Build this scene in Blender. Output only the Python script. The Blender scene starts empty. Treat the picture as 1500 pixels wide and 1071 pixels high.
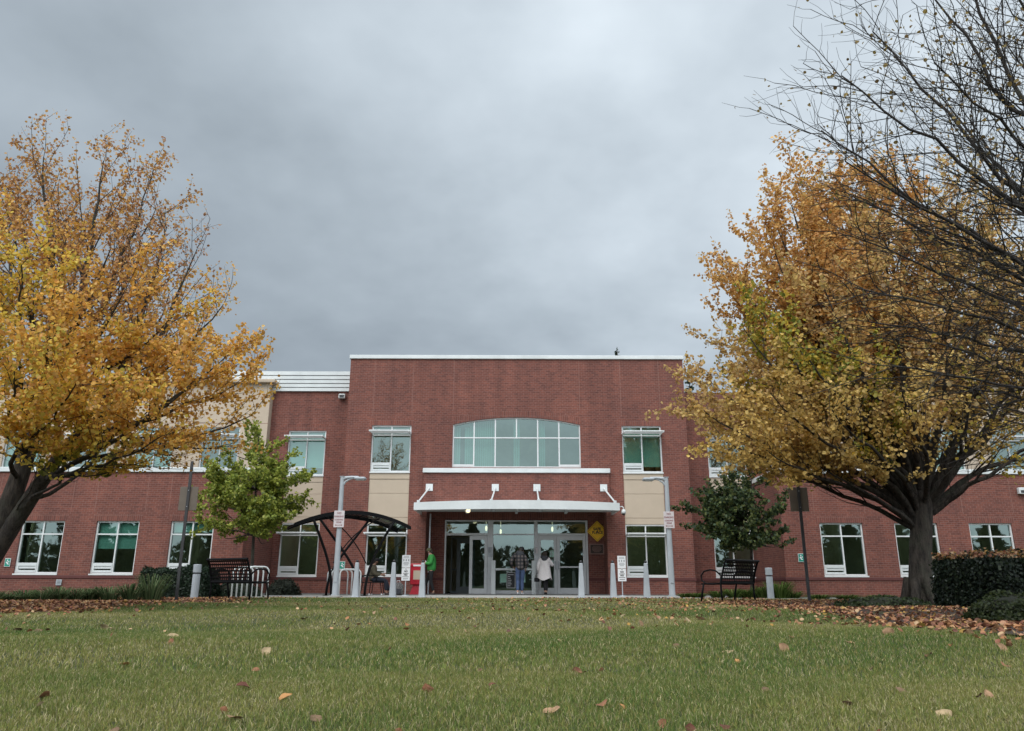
import bpy, math, random
import numpy as np
from mathutils import Vector, Matrix
R = math.radians
scene = bpy.context.scene
COL = scene.collection
random.seed(7)

# ------------------------------------------------------------------ camera
TH = math.atan(.2857); CT, ST = math.cos(TH), math.sin(TH)
FPX, CAMH = 1120.0, .42
def at(px, py, D):
    """point in the world that stands D metres in front of the camera and shows at photo pixel px, py"""
    u = (px-750)/FPX; v = (535.5-py)/FPX; t = D/(CT-v*ST)
    return Vector((u*t, D, CAMH+(ST+v*CT)*t))
cam = bpy.data.cameras.new('camera'); camo = bpy.data.objects.new('camera', cam); COL.objects.link(camo)
cam.sensor_width = 36; cam.lens = 36*FPX/1500; cam.clip_end = 2000; cam.clip_start = .05
camo.location = (0, 0, CAMH); camo.rotation_euler = (math.pi/2+TH, R(-.15), 0)
scene.camera = camo

# ------------------------------------------------------------------ materials
def newmat(name):
    m = bpy.data.materials.new(name); m.use_nodes = True
    nt = m.node_tree
    return m, nt, nt.nodes['Principled BSDF'], nt.nodes['Material Output']
def N(nt, t, **kw):
    n = nt.nodes.new(t)
    for k, v in kw.items(): setattr(n, k, v)
    return n
def ramp(nt, fac, stops):
    n = N(nt, 'ShaderNodeValToRGB'); e = n.color_ramp.elements
    while len(e) < len(stops): e.new(.5)
    for i, (p, c) in enumerate(stops):
        e[i].position = p; e[i].color = (*c, 1) if len(c) == 3 else c
    nt.links.new(fac, n.inputs[0]); return n.outputs[0]
def noise(nt, vec, scale, detail=4, rough=.6):
    n = N(nt, 'ShaderNodeTexNoise'); n.inputs['Scale'].default_value = scale
    n.inputs['Detail'].default_value = detail; n.inputs['Roughness'].default_value = rough
    if vec is not None: nt.links.new(vec, n.inputs['Vector'])
    return n.outputs['Fac']
def mixc(nt, fac, a, b, mode='MIX'):
    n = N(nt, 'ShaderNodeMix', data_type='RGBA', blend_type=mode)
    for s, v in ((0, fac), (6, a), (7, b)):
        if hasattr(v, 'links'): nt.links.new(v, n.inputs[s])
        elif isinstance(v, (int, float)): n.inputs[s].default_value = v
        else: n.inputs[s].default_value = (*v, 1)
    return n.outputs[2]
def mathn(nt, op, a, b=0.0, clamp=False):
    n = N(nt, 'ShaderNodeMath', operation=op); n.use_clamp = clamp
    for i, v in enumerate((a, b)):
        if hasattr(v, 'links'): nt.links.new(v, n.inputs[i])
        else: n.inputs[i].default_value = v
    return n.outputs[0]
def bump(nt, bsdf, h, strength=.3, dist=.01):
    b = N(nt, 'ShaderNodeBump'); b.inputs['Strength'].default_value = strength; b.inputs['Distance'].default_value = dist
    nt.links.new(h, b.inputs['Height']); nt.links.new(b.outputs[0], bsdf.inputs['Normal'])
def plain(name, col, rough=.6, metal=0., var=.12, scale=3., emit=None):
    m, nt, b, o = newmat(name)
    pos = N(nt, 'ShaderNodeNewGeometry').outputs['Position']
    f = noise(nt, pos, scale, 5)
    lo = tuple(c*(1-var) for c in col); hi = tuple(min(1, c*(1+var)) for c in col)
    nt.links.new(ramp(nt, f, [(.3, lo), (.7, hi)]), b.inputs['Base Color'])
    b.inputs['Roughness'].default_value = rough; b.inputs['Metallic'].default_value = metal
    if emit:
        b.inputs['Emission Color'].default_value = (*col, 1); b.inputs['Emission Strength'].default_value = emit
    return m

def brick_mat(name, soldier=False):
    m, nt, b, o = newmat(name)
    pos = N(nt, 'ShaderNodeNewGeometry').outputs['Position']
    s = N(nt, 'ShaderNodeSeparateXYZ'); nt.links.new(pos, s.inputs[0])
    u = mathn(nt, 'ADD', s.outputs[0], s.outputs[1])
    c = N(nt, 'ShaderNodeCombineXYZ')
    if soldier: nt.links.new(s.outputs[2], c.inputs[0]); nt.links.new(u, c.inputs[1])
    else: nt.links.new(u, c.inputs[0]); nt.links.new(s.outputs[2], c.inputs[1])
    t = N(nt, 'ShaderNodeTexBrick'); t.offset = 0 if soldier else .5
    nt.links.new(c.outputs[0], t.inputs['Vector'])
    for k, v in dict(Scale=1, **{'Mortar Size': .0075, 'Mortar Smooth': .2, 'Bias': 0., 'Brick Width': .203, 'Row Height': .0762}).items():
        t.inputs[k].default_value = v
    t.inputs['Color1'].default_value = (.228, .076, .052, 1); t.inputs['Color2'].default_value = (.145, .050, .038, 1)
    t.inputs['Mortar'].default_value = (.24, .135, .11, 1)
    big = noise(nt, pos, .55, 5); fine = noise(nt, pos, 14, 3)
    k1 = mixc(nt, ramp(nt, big, [(.35, (0, 0, 0)), (.7, (1, 1, 1))]), (.86, .84, .86), (1.1, 1.06, 1.04))
    col = mixc(nt, 1., t.outputs['Color'], k1, 'MULTIPLY')
    k2 = ramp(nt, fine, [(.3, (.8, .78, .78)), (.7, (1.15, 1.15, 1.15))])
    col = mixc(nt, 1., col, k2, 'MULTIPLY')
    mp = N(nt, 'ShaderNodeMapping'); mp.inputs['Scale'].default_value = (1.6, 1.6, .12); nt.links.new(pos, mp.inputs[0])
    k3 = ramp(nt, noise(nt, mp.outputs[0], 1.3, 6, .65), [(.32, (.80, .79, .80)), (.55, (1, 1, 1)), (.8, (1.12, 1.1, 1.08))])
    col = mixc(nt, 1., col, k3, 'MULTIPLY')
    nt.links.new(col, b.inputs['Base Color']); b.inputs['Roughness'].default_value = .85
    bump(nt, b, mathn(nt, 'MULTIPLY', t.outputs['Fac'], -1.), .5, .006)
    return m

def leaf_mat(name, attr='tint', transl=.45):
    m, nt, b, o = newmat(name); nt.nodes.remove(b)
    a = N(nt, 'ShaderNodeAttribute', attribute_name=attr)
    d = N(nt, 'ShaderNodeBsdfDiffuse'); t = N(nt, 'ShaderNodeBsdfTranslucent'); g = N(nt, 'ShaderNodeBsdfGlossy')
    g.inputs['Roughness'].default_value = .5
    nt.links.new(a.outputs['Color'], d.inputs[0]); nt.links.new(a.outputs['Color'], t.inputs[0])
    x = N(nt, 'ShaderNodeMixShader'); x.inputs[0].default_value = transl
    nt.links.new(d.outputs[0], x.inputs[1]); nt.links.new(t.outputs[0], x.inputs[2])
    y = N(nt, 'ShaderNodeMixShader'); y.inputs[0].default_value = .0 if 'grass' in name else .025
    nt.links.new(x.outputs[0], y.inputs[1]); nt.links.new(g.outputs[0], y.inputs[2])
    nt.links.new(y.outputs[0], o.inputs[0]); return m

def glass_mat(name, tint, f0=.10):
    m, nt, b, o = newmat(name); nt.nodes.remove(b)
    tr = N(nt, 'ShaderNodeBsdfTransparent'); tr.inputs[0].default_value = (*tint, 1)
    g = N(nt, 'ShaderNodeBsdfGlossy'); g.inputs['Roughness'].default_value = .015; g.inputs[0].default_value = (.80, 1, .95, 1)
    pos = N(nt, 'ShaderNodeNewGeometry').outputs['Position']
    bm_ = N(nt, 'ShaderNodeBump'); bm_.inputs['Strength'].default_value = .12; bm_.inputs['Distance'].default_value = .02
    nt.links.new(noise(nt, pos, .9, 2), bm_.inputs['Height']); nt.links.new(bm_.outputs[0], g.inputs['Normal'])
    lw = N(nt, 'ShaderNodeLayerWeight'); lw.inputs[0].default_value = .25
    f = mathn(nt, 'ADD', mathn(nt, 'MULTIPLY', lw.outputs['Fresnel'], .8), f0, True)
    x = N(nt, 'ShaderNodeMixShader'); nt.links.new(f, x.inputs[0])
    nt.links.new(tr.outputs[0], x.inputs[1]); nt.links.new(g.outputs[0], x.inputs[2]); nt.links.new(x.outputs[0], o.inputs[0])
    return m

def bark_mat(name, c0, c1):
    m, nt, b, o = newmat(name)
    tc = N(nt, 'ShaderNodeNewGeometry').outputs['Position']
    mp = N(nt, 'ShaderNodeMapping'); mp.inputs['Scale'].default_value = (1, 1, .22); nt.links.new(tc, mp.inputs[0])
    f = noise(nt, mp.outputs[0], 15, 8, .75); f2 = noise(nt, tc, 2.2, 4)
    c = ramp(nt, f, [(.35, c0), (.62, c1)])
    c = mixc(nt, ramp(nt, f2, [(.52, (0, 0, 0)), (.72, (.6, .6, .6))]), c, (.075, .085, .055))
    nt.links.new(c, b.inputs['Base Color']); b.inputs['Roughness'].default_value = .95
    bump(nt, b, f, 1., .09); return m

def plaid_mat(name):
    m, nt, b, o = newmat(name)
    tc = N(nt, 'ShaderNodeTexCoord').outputs['Object']
    s = N(nt, 'ShaderNodeSeparateXYZ'); nt.links.new(tc, s.inputs[0])
    def st(v, per):
        return mathn(nt, 'GREATER_THAN', mathn(nt, 'FRACT', mathn(nt, 'MULTIPLY', v, 1/per)), .5)
    a = st(s.outputs[0], .13); c = st(s.outputs[2], .13)
    col = ramp(nt, mathn(nt, 'MULTIPLY', mathn(nt, 'ADD', a, c), .5), [(.0, (.012, .013, .017)), (.5, (.03, .028, .03)), (1., (.115, .095, .09))])
    nt.links.new(col, b.inputs['Base Color']); b.inputs['Roughness'].default_value = .95; return m

M = {}
M['brick'] = brick_mat('red brick'); M['soldier'] = brick_mat('soldier brick', True)
M['band'] = plain('dark red brick ledge', (.11, .035, .032), .85)
M['joint'] = plain('sealant joint', (.25, .125, .10), .8)
M['stucco'] = plain('beige stucco', (.50, .41, .315), .9, 0, .06, 1.2)
M['white'] = plain('white painted metal', (.66, .69, .69), .45, 0, .10, 1.4)
M['frame'] = plain('white aluminium frame', (.70, .72, .72), .4, 0, .05)
M['alu'] = plain('silver aluminium', (.56, .57, .58), .4, .35, .06)
M['innergrey'] = plain('grey inner door paint', (.30, .32, .34), .5)
M['glass'] = glass_mat('green tinted glass', (.40, .68, .60), .20)
M['doorglass'] = glass_mat('clear door glass', (.58, .74, .70), .17)
M['blind'] = plain('pale window blind', (.82, .86, .82), .8, 0, .04)
M['interior'] = plain('interior wall paint', (.50, .46, .34), .9, 0, .2, .9)
M['intfloor'] = plain('interior floor', (.10, .10, .10), .6)
M['lamp'] = plain('lit lamp diffuser', (1., .86, .55), .4, 0, 0, emit=.9)
M['striplamp'] = plain('lit ceiling strip', (1., .92, .75), .4, 0, 0, emit=3.2)
M['black'] = plain('black powder coated metal', (.006, .006, .007), .45, .0)
M['grey'] = plain('grey painted steel', (.42, .45, .48), .5, .1, .08)
M['dark'] = plain('dark grey plastic', (.035, .035, .038), .5)
M['brown'] = plain('brown sign back', (.17, .14, .11), .6, .0)
M['post'] = plain('dark steel post', (.075, .075, .078), .5, .5)
M['signwhite'] = plain('white sign face', (.76, .76, .77), .4, 0, .04)
M['signpink'] = plain('faded white sign face', (.66, .60, .61), .5, 0, .05)
M['signred'] = plain('faded red lettering', (.28, .10, .11), .5)
M['ink'] = plain('black lettering', (.02, .02, .022), .5)
M['greytext'] = plain('grey print', (.33, .34, .36), .6)
M['yellow'] = plain('amber sign face', (.86, .50, .015), .4, 0, .06)
M['green'] = plain('green sign face', (.015, .26, .19), .45)
M['bronze'] = plain('dark bronze plaque', (.045, .032, .027), .4, .6, .2, 40)
M['tan'] = plain('tan plaque border', (.23, .13, .11), .6)
M['red'] = plain('red painted box', (.42, .012, .028), .35, 0, .08)
M['teal'] = plain('pale green paper', (.36, .62, .50), .8)
M['smoke'] = glass_mat('smoky roof sheet', (.56, .57, .58), .06)
M['concrete'] = plain('pale concrete', (.36, .35, .32), .9, 0, .18, 1.6)
M['bark'] = bark_mat('brown bark', (.012, .010, .009), (.10, .082, .066))
M['bark2'] = bark_mat('dark twig bark', (.026, .022, .021), (.10, .085, .076))
M['leaf'] = leaf_mat('leaf'); M['grassm'] = leaf_mat('grass blade', 'tint', .3); M['drym'] = leaf_mat('dry leaf', 'tint', .1)

# ------------------------------------------------------------------ mesh helpers
class MB:
    def __init__(s): s.v = []; s.f = []; s.m = []
    def add(s, vs, fs, mat=0):
        o = len(s.v); s.v += [tuple(p) for p in vs]
        for f in fs: s.f.append([i+o for i in f]); s.m.append(mat)
        return s
    def quad(s, a, b, c, d, mat=0): return s.add([a, b, c, d], [(0, 1, 2, 3)], mat)
    def box(s, x0, x1, y0, y1, z0, z1, mat=0):
        return s.add([(x0, y0, z0), (x1, y0, z0), (x1, y1, z0), (x0, y1, z0), (x0, y0, z1), (x1, y0, z1), (x1, y1, z1), (x0, y1, z1)],
                     [(0, 3, 2, 1), (4, 5, 6, 7), (0, 1, 5, 4), (1, 2, 6, 5), (2, 3, 7, 6), (3, 0, 4, 7)], mat)
    def rbox(s, x0, x1, y0, y1, z0, z1, r=.01, mat=0):
        """box with bevelled edges (octagonal section along z, chamfered caps)"""
        def ring(i, z): return [(x0+r+i, y0+i, z), (x1-r-i, y0+i, z), (x1-i, y0+r+i, z), (x1-i, y1-r-i, z), (x1-r-i, y1-i, z), (x0+r+i, y1-i, z), (x0+i, y1-r-i, z), (x0+i, y0+r+i, z)]
        rs = [ring(r*.7, z0), ring(0, z0+r), ring(0, z1-r), ring(r*.7, z1)]
        vs = sum(rs, []); fs = [tuple(range(7, -1, -1)), tuple(range(24, 32))]
        for k in range(3):
            for i in range(8): j = (i+1) % 8; fs.append((k*8+i, k*8+j, k*8+8+j, k*8+8+i))
        return s.add(vs, fs, mat)
    def tube(s, pts, rad, n=8, mat=0, caps=True):
        pts = [Vector(p) for p in pts]; k = len(pts)
        if not hasattr(rad, '__len__'): rad = [rad]*k
        up = None; vs = []
        for i, p in enumerate(pts):
            t = (pts[min(i+1, k-1)]-pts[max(i-1, 0)]).normalized()
            if up is None: up = t.orthogonal().normalized()
            else:
                up = up-t*up.dot(t)
                up = up.normalized() if up.length > 1e-6 else t.orthogonal().normalized()
            w = t.cross(up)
            for a in range(n):
                an = 2*math.pi*(a+.5)/n; vs.append(p+(up*math.cos(an)+w*math.sin(an))*rad[i])
        fs = []
        for i in range(k-1):
            for a in range(n): b = (a+1) % n; fs.append((i*n+a, i*n+b, i*n+n+b, i*n+n+a))
        if caps: fs += [tuple(range(n-1, -1, -1)), tuple(range((k-1)*n, k*n))]
        return s.add(vs, fs, mat)
    def cyl(s, x, y, z0, z1, r0, r1=None, n=14, mat=0):
        return s.lathe(x, y, [(0, z0), (r0, z0), (r0 if r1 is None else r1, z1), (0, z1)], n, mat)
    def lathe(s, x, y, prof, n=16, mat=0):
        vs = []; fs = []; k = len(prof)
        for r, z in prof:
            for a in range(n): an = 2*math.pi*(a+.5)/n; vs.append((x+max(r, 1e-4)*math.cos(an), y+max(r, 1e-4)*math.sin(an), z))
        for i in range(k-1):
            for a in range(n): b = (a+1) % n; fs.append((i*n+a, i*n+b, i*n+n+b, i*n+n+a))
        return s.add(vs, fs, mat)
    def prism(s, poly, y0, y1, mat=0):
        """polygon in x, z swept along y; poly runs counter-clockwise seen from the camera"""
        n = len(poly)
        vs = [(x, y0, z) for x, z in poly]+[(x, y1, z) for x, z in poly]
        fs = [tuple(range(n)), tuple(range(2*n-1, n-1, -1))]+[(i, i+n, (i+1) % n+n, (i+1) % n) for i in range(n)]
        return s.add(vs, fs, mat)
    def ell(s, c, r, n=10, k=7, mat=0):
        vs = []; fs = []
        for i in range(k+1):
            ph = math.pi*i/k
            for a in range(n):
                an = 2*math.pi*a/n; q = max(math.sin(ph), 1e-3)
                vs.append((c[0]+r[0]*q*math.cos(an), c[1]+r[1]*q*math.sin(an), c[2]-r[2]*math.cos(ph)))
        for i in range(k):
            for a in range(n): b = (a+1) % n; fs.append((i*n+a, i*n+b, i*n+n+b, i*n+n+a))
        return s.add(vs, fs, mat)
    def xf(s, mtx, start=0):
        s.v[start:] = [tuple(mtx @ Vector(p)) for p in s.v[start:]]; return s
    def build(s, name, mats, parent=None, smooth=False, loc=None):
        me = bpy.data.meshes.new(name); me.from_pydata(s.v, [], s.f)
        if not isinstance(mats, (list, tuple)): mats = [mats]
        for m in mats: me.materials.append(m)
        if len(mats) > 1: me.polygons.foreach_set('material_index', s.m)
        if smooth: me.polygons.foreach_set('use_smooth', [True]*len(me.polygons))
        me.update()
        o = bpy.data.objects.new(name, me); COL.objects.link(o)
        if parent: o.parent = parent
        if loc is not None: o.location = loc
        return o
def tag(o, label=None, cat=None, group=None, kind=None):
    if label: o['label'] = label
    if cat: o['category'] = cat
    if group: o['group'] = group
    if kind: o['kind'] = kind
    return o
def thing(name, label, cat, loc=(0, 0, 0), rz=0, group=None):
    o = bpy.data.objects.new(name, None); COL.objects.link(o); o.empty_display_size = .2
    o.location = loc; o.rotation_euler = (0, 0, rz); return tag(o, label, cat, group)
def kids(o): return [c for c in bpy.data.objects if c.parent == o]
def dup(o, parent=None, loc=None, rz=None, label=None):
    c = o.copy(); COL.objects.link(c); c.parent = parent
    for k in kids(o): dup(k, c)
    if loc is not None: c.location = loc
    if rz is not None: c.rotation_euler = (0, 0, rz)
    if label: c['label'] = label
    return c
def npmesh(name, v, loops, starts, mat, col=None, parent=None, smooth=False):
    """fast mesh: v (n,3), loops flat vertex ids, starts loop start of each face, col (n,3) own colour of each vertex"""
    me = bpy.data.meshes.new(name); v = np.asarray(v, np.float32); loops = np.asarray(loops, np.int32); starts = np.asarray(starts, np.int32)
    me.vertices.add(len(v)); me.vertices.foreach_set('co', v.ravel())
    me.loops.add(len(loops)); me.loops.foreach_set('vertex_index', loops)
    me.polygons.add(len(starts)); me.polygons.foreach_set('loop_start', starts)
    if smooth: me.polygons.foreach_set('use_smooth', np.ones(len(starts), bool))
    me.materials.append(mat)
    if col is not None:
        a = me.attributes.new('tint', 'FLOAT_COLOR', 'POINT'); c = np.ones((len(v), 4), np.float32); c[:, :3] = col
        a.data.foreach_set('color', c.ravel())
    me.update(calc_edges=True); me.validate()
    o = bpy.data.objects.new(name, me); COL.objects.link(o)
    if parent: o.parent = parent
    return o
def textmesh(body, size, spacing=1.0, bold=.0):
    cu = bpy.data.curves.new('lettering', 'FONT'); cu.body = body; cu.size = size; cu.align_x = 'CENTER'; cu.align_y = 'CENTER'
    cu.space_character = spacing; cu.offset = bold; cu.extrude = .001
    o = bpy.data.objects.new('lettering', cu); COL.objects.link(o)
    dg = bpy.context.evaluated_depsgraph_get(); dg.update()
    me = o.evaluated_get(dg).to_mesh()
    vs = [tuple(p.co) for p in me.vertices]; fs = [tuple(p.vertices) for p in me.polygons]
    o.evaluated_get(dg).to_mesh_clear(); bpy.data.objects.remove(o); bpy.data.curves.remove(cu)
    return vs, fs
def letter(mb, body, size, x, y, z, mat=0, bold=.0, sx=1.0, spacing=1.0):
    vs, fs = textmesh(body, size, spacing, bold)     # stands upright, faces the camera (-Y)
    mb.add([(x+p[0]*sx, y-p[2], z+p[1]) for p in vs], fs, mat)
# ------------------------------------------------------------------ the building (local: x from its axis, y from the entrance front, z up)
BX, BY = .17, 31.0
bld = thing('brick_building', 'red brick two storey building with arched window above its canopied entrance', 'building', (BX, BY, 0))

def wall(mb, x0, x1, z0, z1, y, holes, soldiers=(), thick=.3, mat=0, smat=1):
    """front wall facing the camera with real openings and reveals; soldiers are rectangles laid as upright bricks"""
    xs = sorted({x0, x1, *[h[0] for h in holes], *[h[1] for h in holes], *[h[0] for h in soldiers], *[h[1] for h in soldiers]})
    zs = sorted({z0, z1, *[h[2] for h in holes], *[h[3] for h in holes], *[h[2] for h in soldiers], *[h[3] for h in soldiers]})
    xs = [v for v in xs if x0-1e-6 <= v <= x1+1e-6]; zs = [v for v in zs if z0-1e-6 <= v <= z1+1e-6]
    inn = lambda q, x, z: q[0] < x < q[1] and q[2] < z < q[3]
    for i in range(len(xs)-1):
        for j in range(len(zs)-1):
            cx, cz = (xs[i]+xs[i+1])/2, (zs[j]+zs[j+1])/2
            if any(inn(h, cx, cz) for h in holes): continue
            m = smat if any(inn(h, cx, cz) for h in soldiers) else mat
            a, b, c, d = xs[i], xs[i+1], zs[j], zs[j+1]
            mb.quad((a, y, c), (b, y, c), (b, y, d), (a, y, d), m)
            mb.quad((a, y+thick, c), (a, y+thick, d), (b, y+thick, d), (b, y+thick, c), mat)
    for a, b, c, d in holes:
        mb.quad((a, y, c), (a, y, d), (a, y+thick, d), (a, y+thick, c), mat)
        mb.quad((b, y, c), (b, y+thick, c), (b, y+thick, d), (b, y, d), mat)
        mb.quad((a, y, d), (b, y, d), (b, y+thick, d), (a, y+thick, d), mat)
        if c > z0+1e-6: mb.quad((a, y, c), (a, y+thick, c), (b, y+thick, c), (b, y, c), mat)
    mb.quad((x0, y, z0), (x0, y, z1), (x0, y+thick, z1), (x0, y+thick, z0), mat)
    mb.quad((x1, y, z0), (x1, y+thick, z0), (x1, y+thick, z1), (x1, y, z1), mat)
    mb.quad((x0, y, z1), (x1, y, z1), (x1, y+thick, z1), (x0, y+thick, z1), mat)

WM = [M['brick'], M['soldier'], M['band'], M['joint'], M['stucco']]
HW = .81
def sold(cx, top, h=.24, hw=HW): return (cx-hw-.1, cx+hw+.1, top, top+h)

# --- centre wall
mb = MB()
holes = []; sol = []
for s in (-1, 1):
    c = s*5.14; holes += [(c-HW, c+HW, .72, 6.70)]; sol += [sold(c, 6.70)]
AH = 2.62; AS = 6.74; AC = 7.05        # arch half width, springing, crown
holes += [(-AH, AH, 4.97, AC), (-3.6, 3.6, 0, 3.35)]
wall(mb, -7, 7, 0, 9.55, 0, holes, sol)
def arch(x, s=AS, c=AC, h=AH):
    r = (h*h+(c-s)**2)/(2*(c-s)); return c-r+math.sqrt(r*r-x*x)
K = 24
for i in range(K):
    a = -AH+2*AH*i/K; b = -AH+2*AH*(i+1)/K
    mb.quad((a, 0, arch(a)), (b, 0, arch(b)), (b, 0, AC), (a, 0, AC), 0)
    mb.quad((a, 0, arch(a)), (a, .3, arch(a)), (b, .3, arch(b)), (b, 0, arch(b)), 0)
    h = .27; a2, b2 = a*1.03, b*1.03         # proud ring of upright bricks round the arch head
    mb.add([(a, -.004, arch(a)), (b, -.004, arch(b)), (b2, -.004, arch(b)+h), (a2, -.004, arch(a)+h)], [(0, 1, 2, 3)], 1)
for x in (-5.95, -4.33, -2.62, 2.62, 4.33, 5.95): mb.box(x-.009, x+.009, -.003, .0, 7.1 if abs(x) > 3 else 7.35, 9.52, 3)
for a, b in ((-7.03, -3.6), (3.6, 7.03)): mb.box(a, b, -.03, 0, .56, .66, 2)
mb.quad((-7, 0, 0), (-7, 0, 9.55), (-7, 14, 9.55), (-7, 14, 0)); mb.quad((7, 0, 0), (7, 14, 0), (7, 14, 9.55), (7, 0, 9.55))
mb.quad((-7, 14, 0), (-7, 14, 9.55), (7, 14, 9.55), (7, 14, 0))
# alcove: side reveals and back wall round the doors
for s in (-1, 1):
    mb.box(min(s*3.6, s*3.85), max(s*3.6, s*3.85), .3, 1.5, 0, 3.35)
    mb.box(min(s*2.95, s*3.6), max(s*2.95, s*3.6), 1.2, 1.5, 0, 3.35)
    mb.box(min(s*2.95, s*3.6), max(s*2.95, s*3.6), 1.17, 1.2, .56, .66, 2)
mb.box(-2.95, 2.95, 1.2, 1.5, 2.97, 3.35, 1)
mb.build('wall', WM, bld)
# projecting bay over the canopy
mb = MB(); mb.box(-3.74, 3.74, -.12, 0, 3.40, 4.73); mb.build('brick_bay', M['brick'], bld)
mb = MB(); mb.rbox(-3.78, 3.78, -.2, .03, 4.73, 4.91, .015); mb.build('ledge', M['white'], bld)
mb = MB(); mb.rbox(-7.05, 7.05, -.07, .4, 9.55, 9.71, .015); mb.box(-7.05, -6.65, .4, 14.1, 9.55, 9.71); mb.box(6.65, 7.05, .4, 14.1, 9.55, 9.71)
mb.build('coping', M['white'], bld)
mb = MB(); mb.box(-6.99, 6.99, .3, 14, 9.2, 9.3); mb.build('roof', M['dark'], bld)

# --- recessed links either side
RY = 1.6
for s in (-1, 1):
    mb = MB(); x0, x1 = sorted((s*7.0, s*10.75)); c = s*9.03
    wall(mb, x0, x1, 0, 8.52, RY, [(c-HW, c+HW, .72, 6.78)], [sold(c, 6.78)])
    mb.box(x0, x1, RY-.03, RY, .56, .66, 2)
    mb.build('wall', WM, bld)
    if s > 0: continue
    mb = MB()                                            # stepped white louvre fascia round the flat roof
    xa, xb = sorted((s*7.0, s*13.2))
    for k in range(5): mb.box(xa, xb, RY-.10-.02*k, RY+.3, 8.521+k*.175, 8.521+k*.175+(.145 if k < 4 else .17))
    mb.box(xa, xb, RY-.02, RY+.28, 8.525, 9.35)
    mb.build('louvre_fascia', M['white'], bld)
# --- one storey wings with white coping, stucco storey set back above
WY, UY = -2.0, 1.2
wc = [12.07+2.78*k for k in range(5)]
for s in (-1, 1):
    xi = 9.86 if s > 0 else 10.12
    mb = MB(); x0, x1 = sorted((s*xi, s*26.))
    wall(mb, x0, x1, 0, 4.46, WY, [(s*c-.8, s*c+.8, .74, 2.64) for c in wc], [sold(s*c, 2.64) for c in wc])
    a, b = sorted((s*(xi-.03), s*26.)); mb.box(a, b, WY-.03, WY, .58, .68, 2)
    ri = sorted((s*xi, s*(xi+.3))); mb.box(ri[0], ri[1], WY+.3, RY, 0, 4.46)      # the return towards the entrance
    a, b = sorted((s*(xi-.03), s*xi)); mb.box(a, b, WY, RY-.03, .58, .68, 2)
    for c in wc[:4]:
        for q in (.95, -.95): x = s*c+q; mb.box(x-.009, x+.009, WY-.003, WY, 3.0, 4.4, 3)
    mb.build('wall', WM, bld)
    mb = MB(); a, b = sorted((s*(xi-.06), s*26.)); mb.rbox(a, b, WY-.07, WY+.35, 4.46, 4.64, .015)
    a, b = sorted((s*(xi-.06), s*(xi+.36))); mb.box(a, b, WY+.35, RY, 4.46, 4.636); mb.build('coping', M['white'], bld)
    mb = MB(); a, b = sorted((s*(xi+.3), s*26.)); mb.box(a, b, WY+.3, UY, 4.2, 4.36); mb.build('roof', M['dark'], bld)
    mb = MB(); a, b = sorted((s*10.66, s*26.))
    uc = [12.62+2.78*k for k in range(5)]
    wall(mb, a, b, 4.3, 8.78, UY, [(s*c-HW, s*c+HW, 4.72, 6.85) for c in uc], (), .3, 4, 4)
    for c in uc:
        x = s*(c+1.39); mb.box(x-.01, x+.01, UY-.002, UY, 4.7, 8.7, 3)
    mb.box(a, b, UY-.002, UY, 7.0, 7.02, 3)
    r = sorted((s*10.66, s*10.9)); mb.box(r[0], r[1], UY+.3, UY+3, 4.3, 8.78, 4)
    mb.build('stucco_wall', WM, bld)
    mb = MB(); a, b = sorted((s*10.45, s*26.)); mb.rbox(a, b, UY-.22, UY+3, 8.78, 8.92, .02); mb.build('coping', M['stucco'], bld)
    a, b = sorted((s*25.7, s*26.)); mb = MB(); mb.box(a, b, WY+.301, 14, 0, 4.3); mb.box(a, b, UY+.301, 14, 4.3, 8.78, 0); mb.build('wall', WM, bld)
# --- interior: floors, ceilings, back rooms
mb = MB()
mb.box(-25.7, 25.7, 6.5, 6.7, 0.05, 9.1); 
for x in (-20.5, -13.4, -10.6, 10.6, 13.6, 20.9): mb.box(x-.06, x+.06, 2.0, 6.5, .05, 8.5)
for x in (-6.97, -3.87, 3.87, 6.85): mb.box(x, x+.1, .32 if abs(x) > 4 else 1.55, 6.5, .05, 9.1)
mb.build('interior_wall', M['interior'], bld)
mb = MB(); mb.box(-6.98, 6.98, .31, 6.5, 4.15, 4.4); 
for s in (-1, 1):
    a, b = sorted((s*7.05, s*25.6)); mb.box(a, b, UY+.32 if False else RY+.31, 6.5, 4.15, 4.55)
    a, b = sorted((s*10.5, s*25.6)); mb.box(a, b, WY+.31, RY+.30, 3.3, 3.42)
    a, b = sorted((s*7.05, s*25.6)); mb.box(a, b, RY+.31, 6.5, 8.3, 8.4)
mb.build('ceiling', M['interior'], bld)
mb = MB(); mb.box(-25.6, 25.6, WY+.31, 6.5, -.02, .035); mb.build('interior_floor', M['intfloor'], bld)
for x, y, z in ((-20.3, 1., 3.2), (-14.8, .9, 3.2), (-12.2, 1.4, 3.2), (-14.9, 4.5, 4.0), (12.4, 4.6, 4.0), (18.2, 4.6, 4.0), (9.2, 4.2, 4.0), (4.7, 4.6, 4.0), (-4.8, 4.6, 8.2), (-.9, 4.4, 8.2), (1.4, 3.4, 8.2), (-9.3, 3.6, 4.0), (-8.3, 4.8, 4.0), (-5.2, 2.4, 4.0), (12.3, 1.2, 3.2), (15.2, 1.6, 3.2), (17.9, 1., 3.2), (5.0, 3, 4.0), (-17.4, 1.6, 3.2)):  # some strips show through the glass, the others are added to brighten the rooms
    mb = MB(); mb.box(-.7, .7, -.12, .12, 0, .05); mb.build('ceiling_fill_light', M['striplamp'], bld, loc=(x, y, z+.08))

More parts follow.
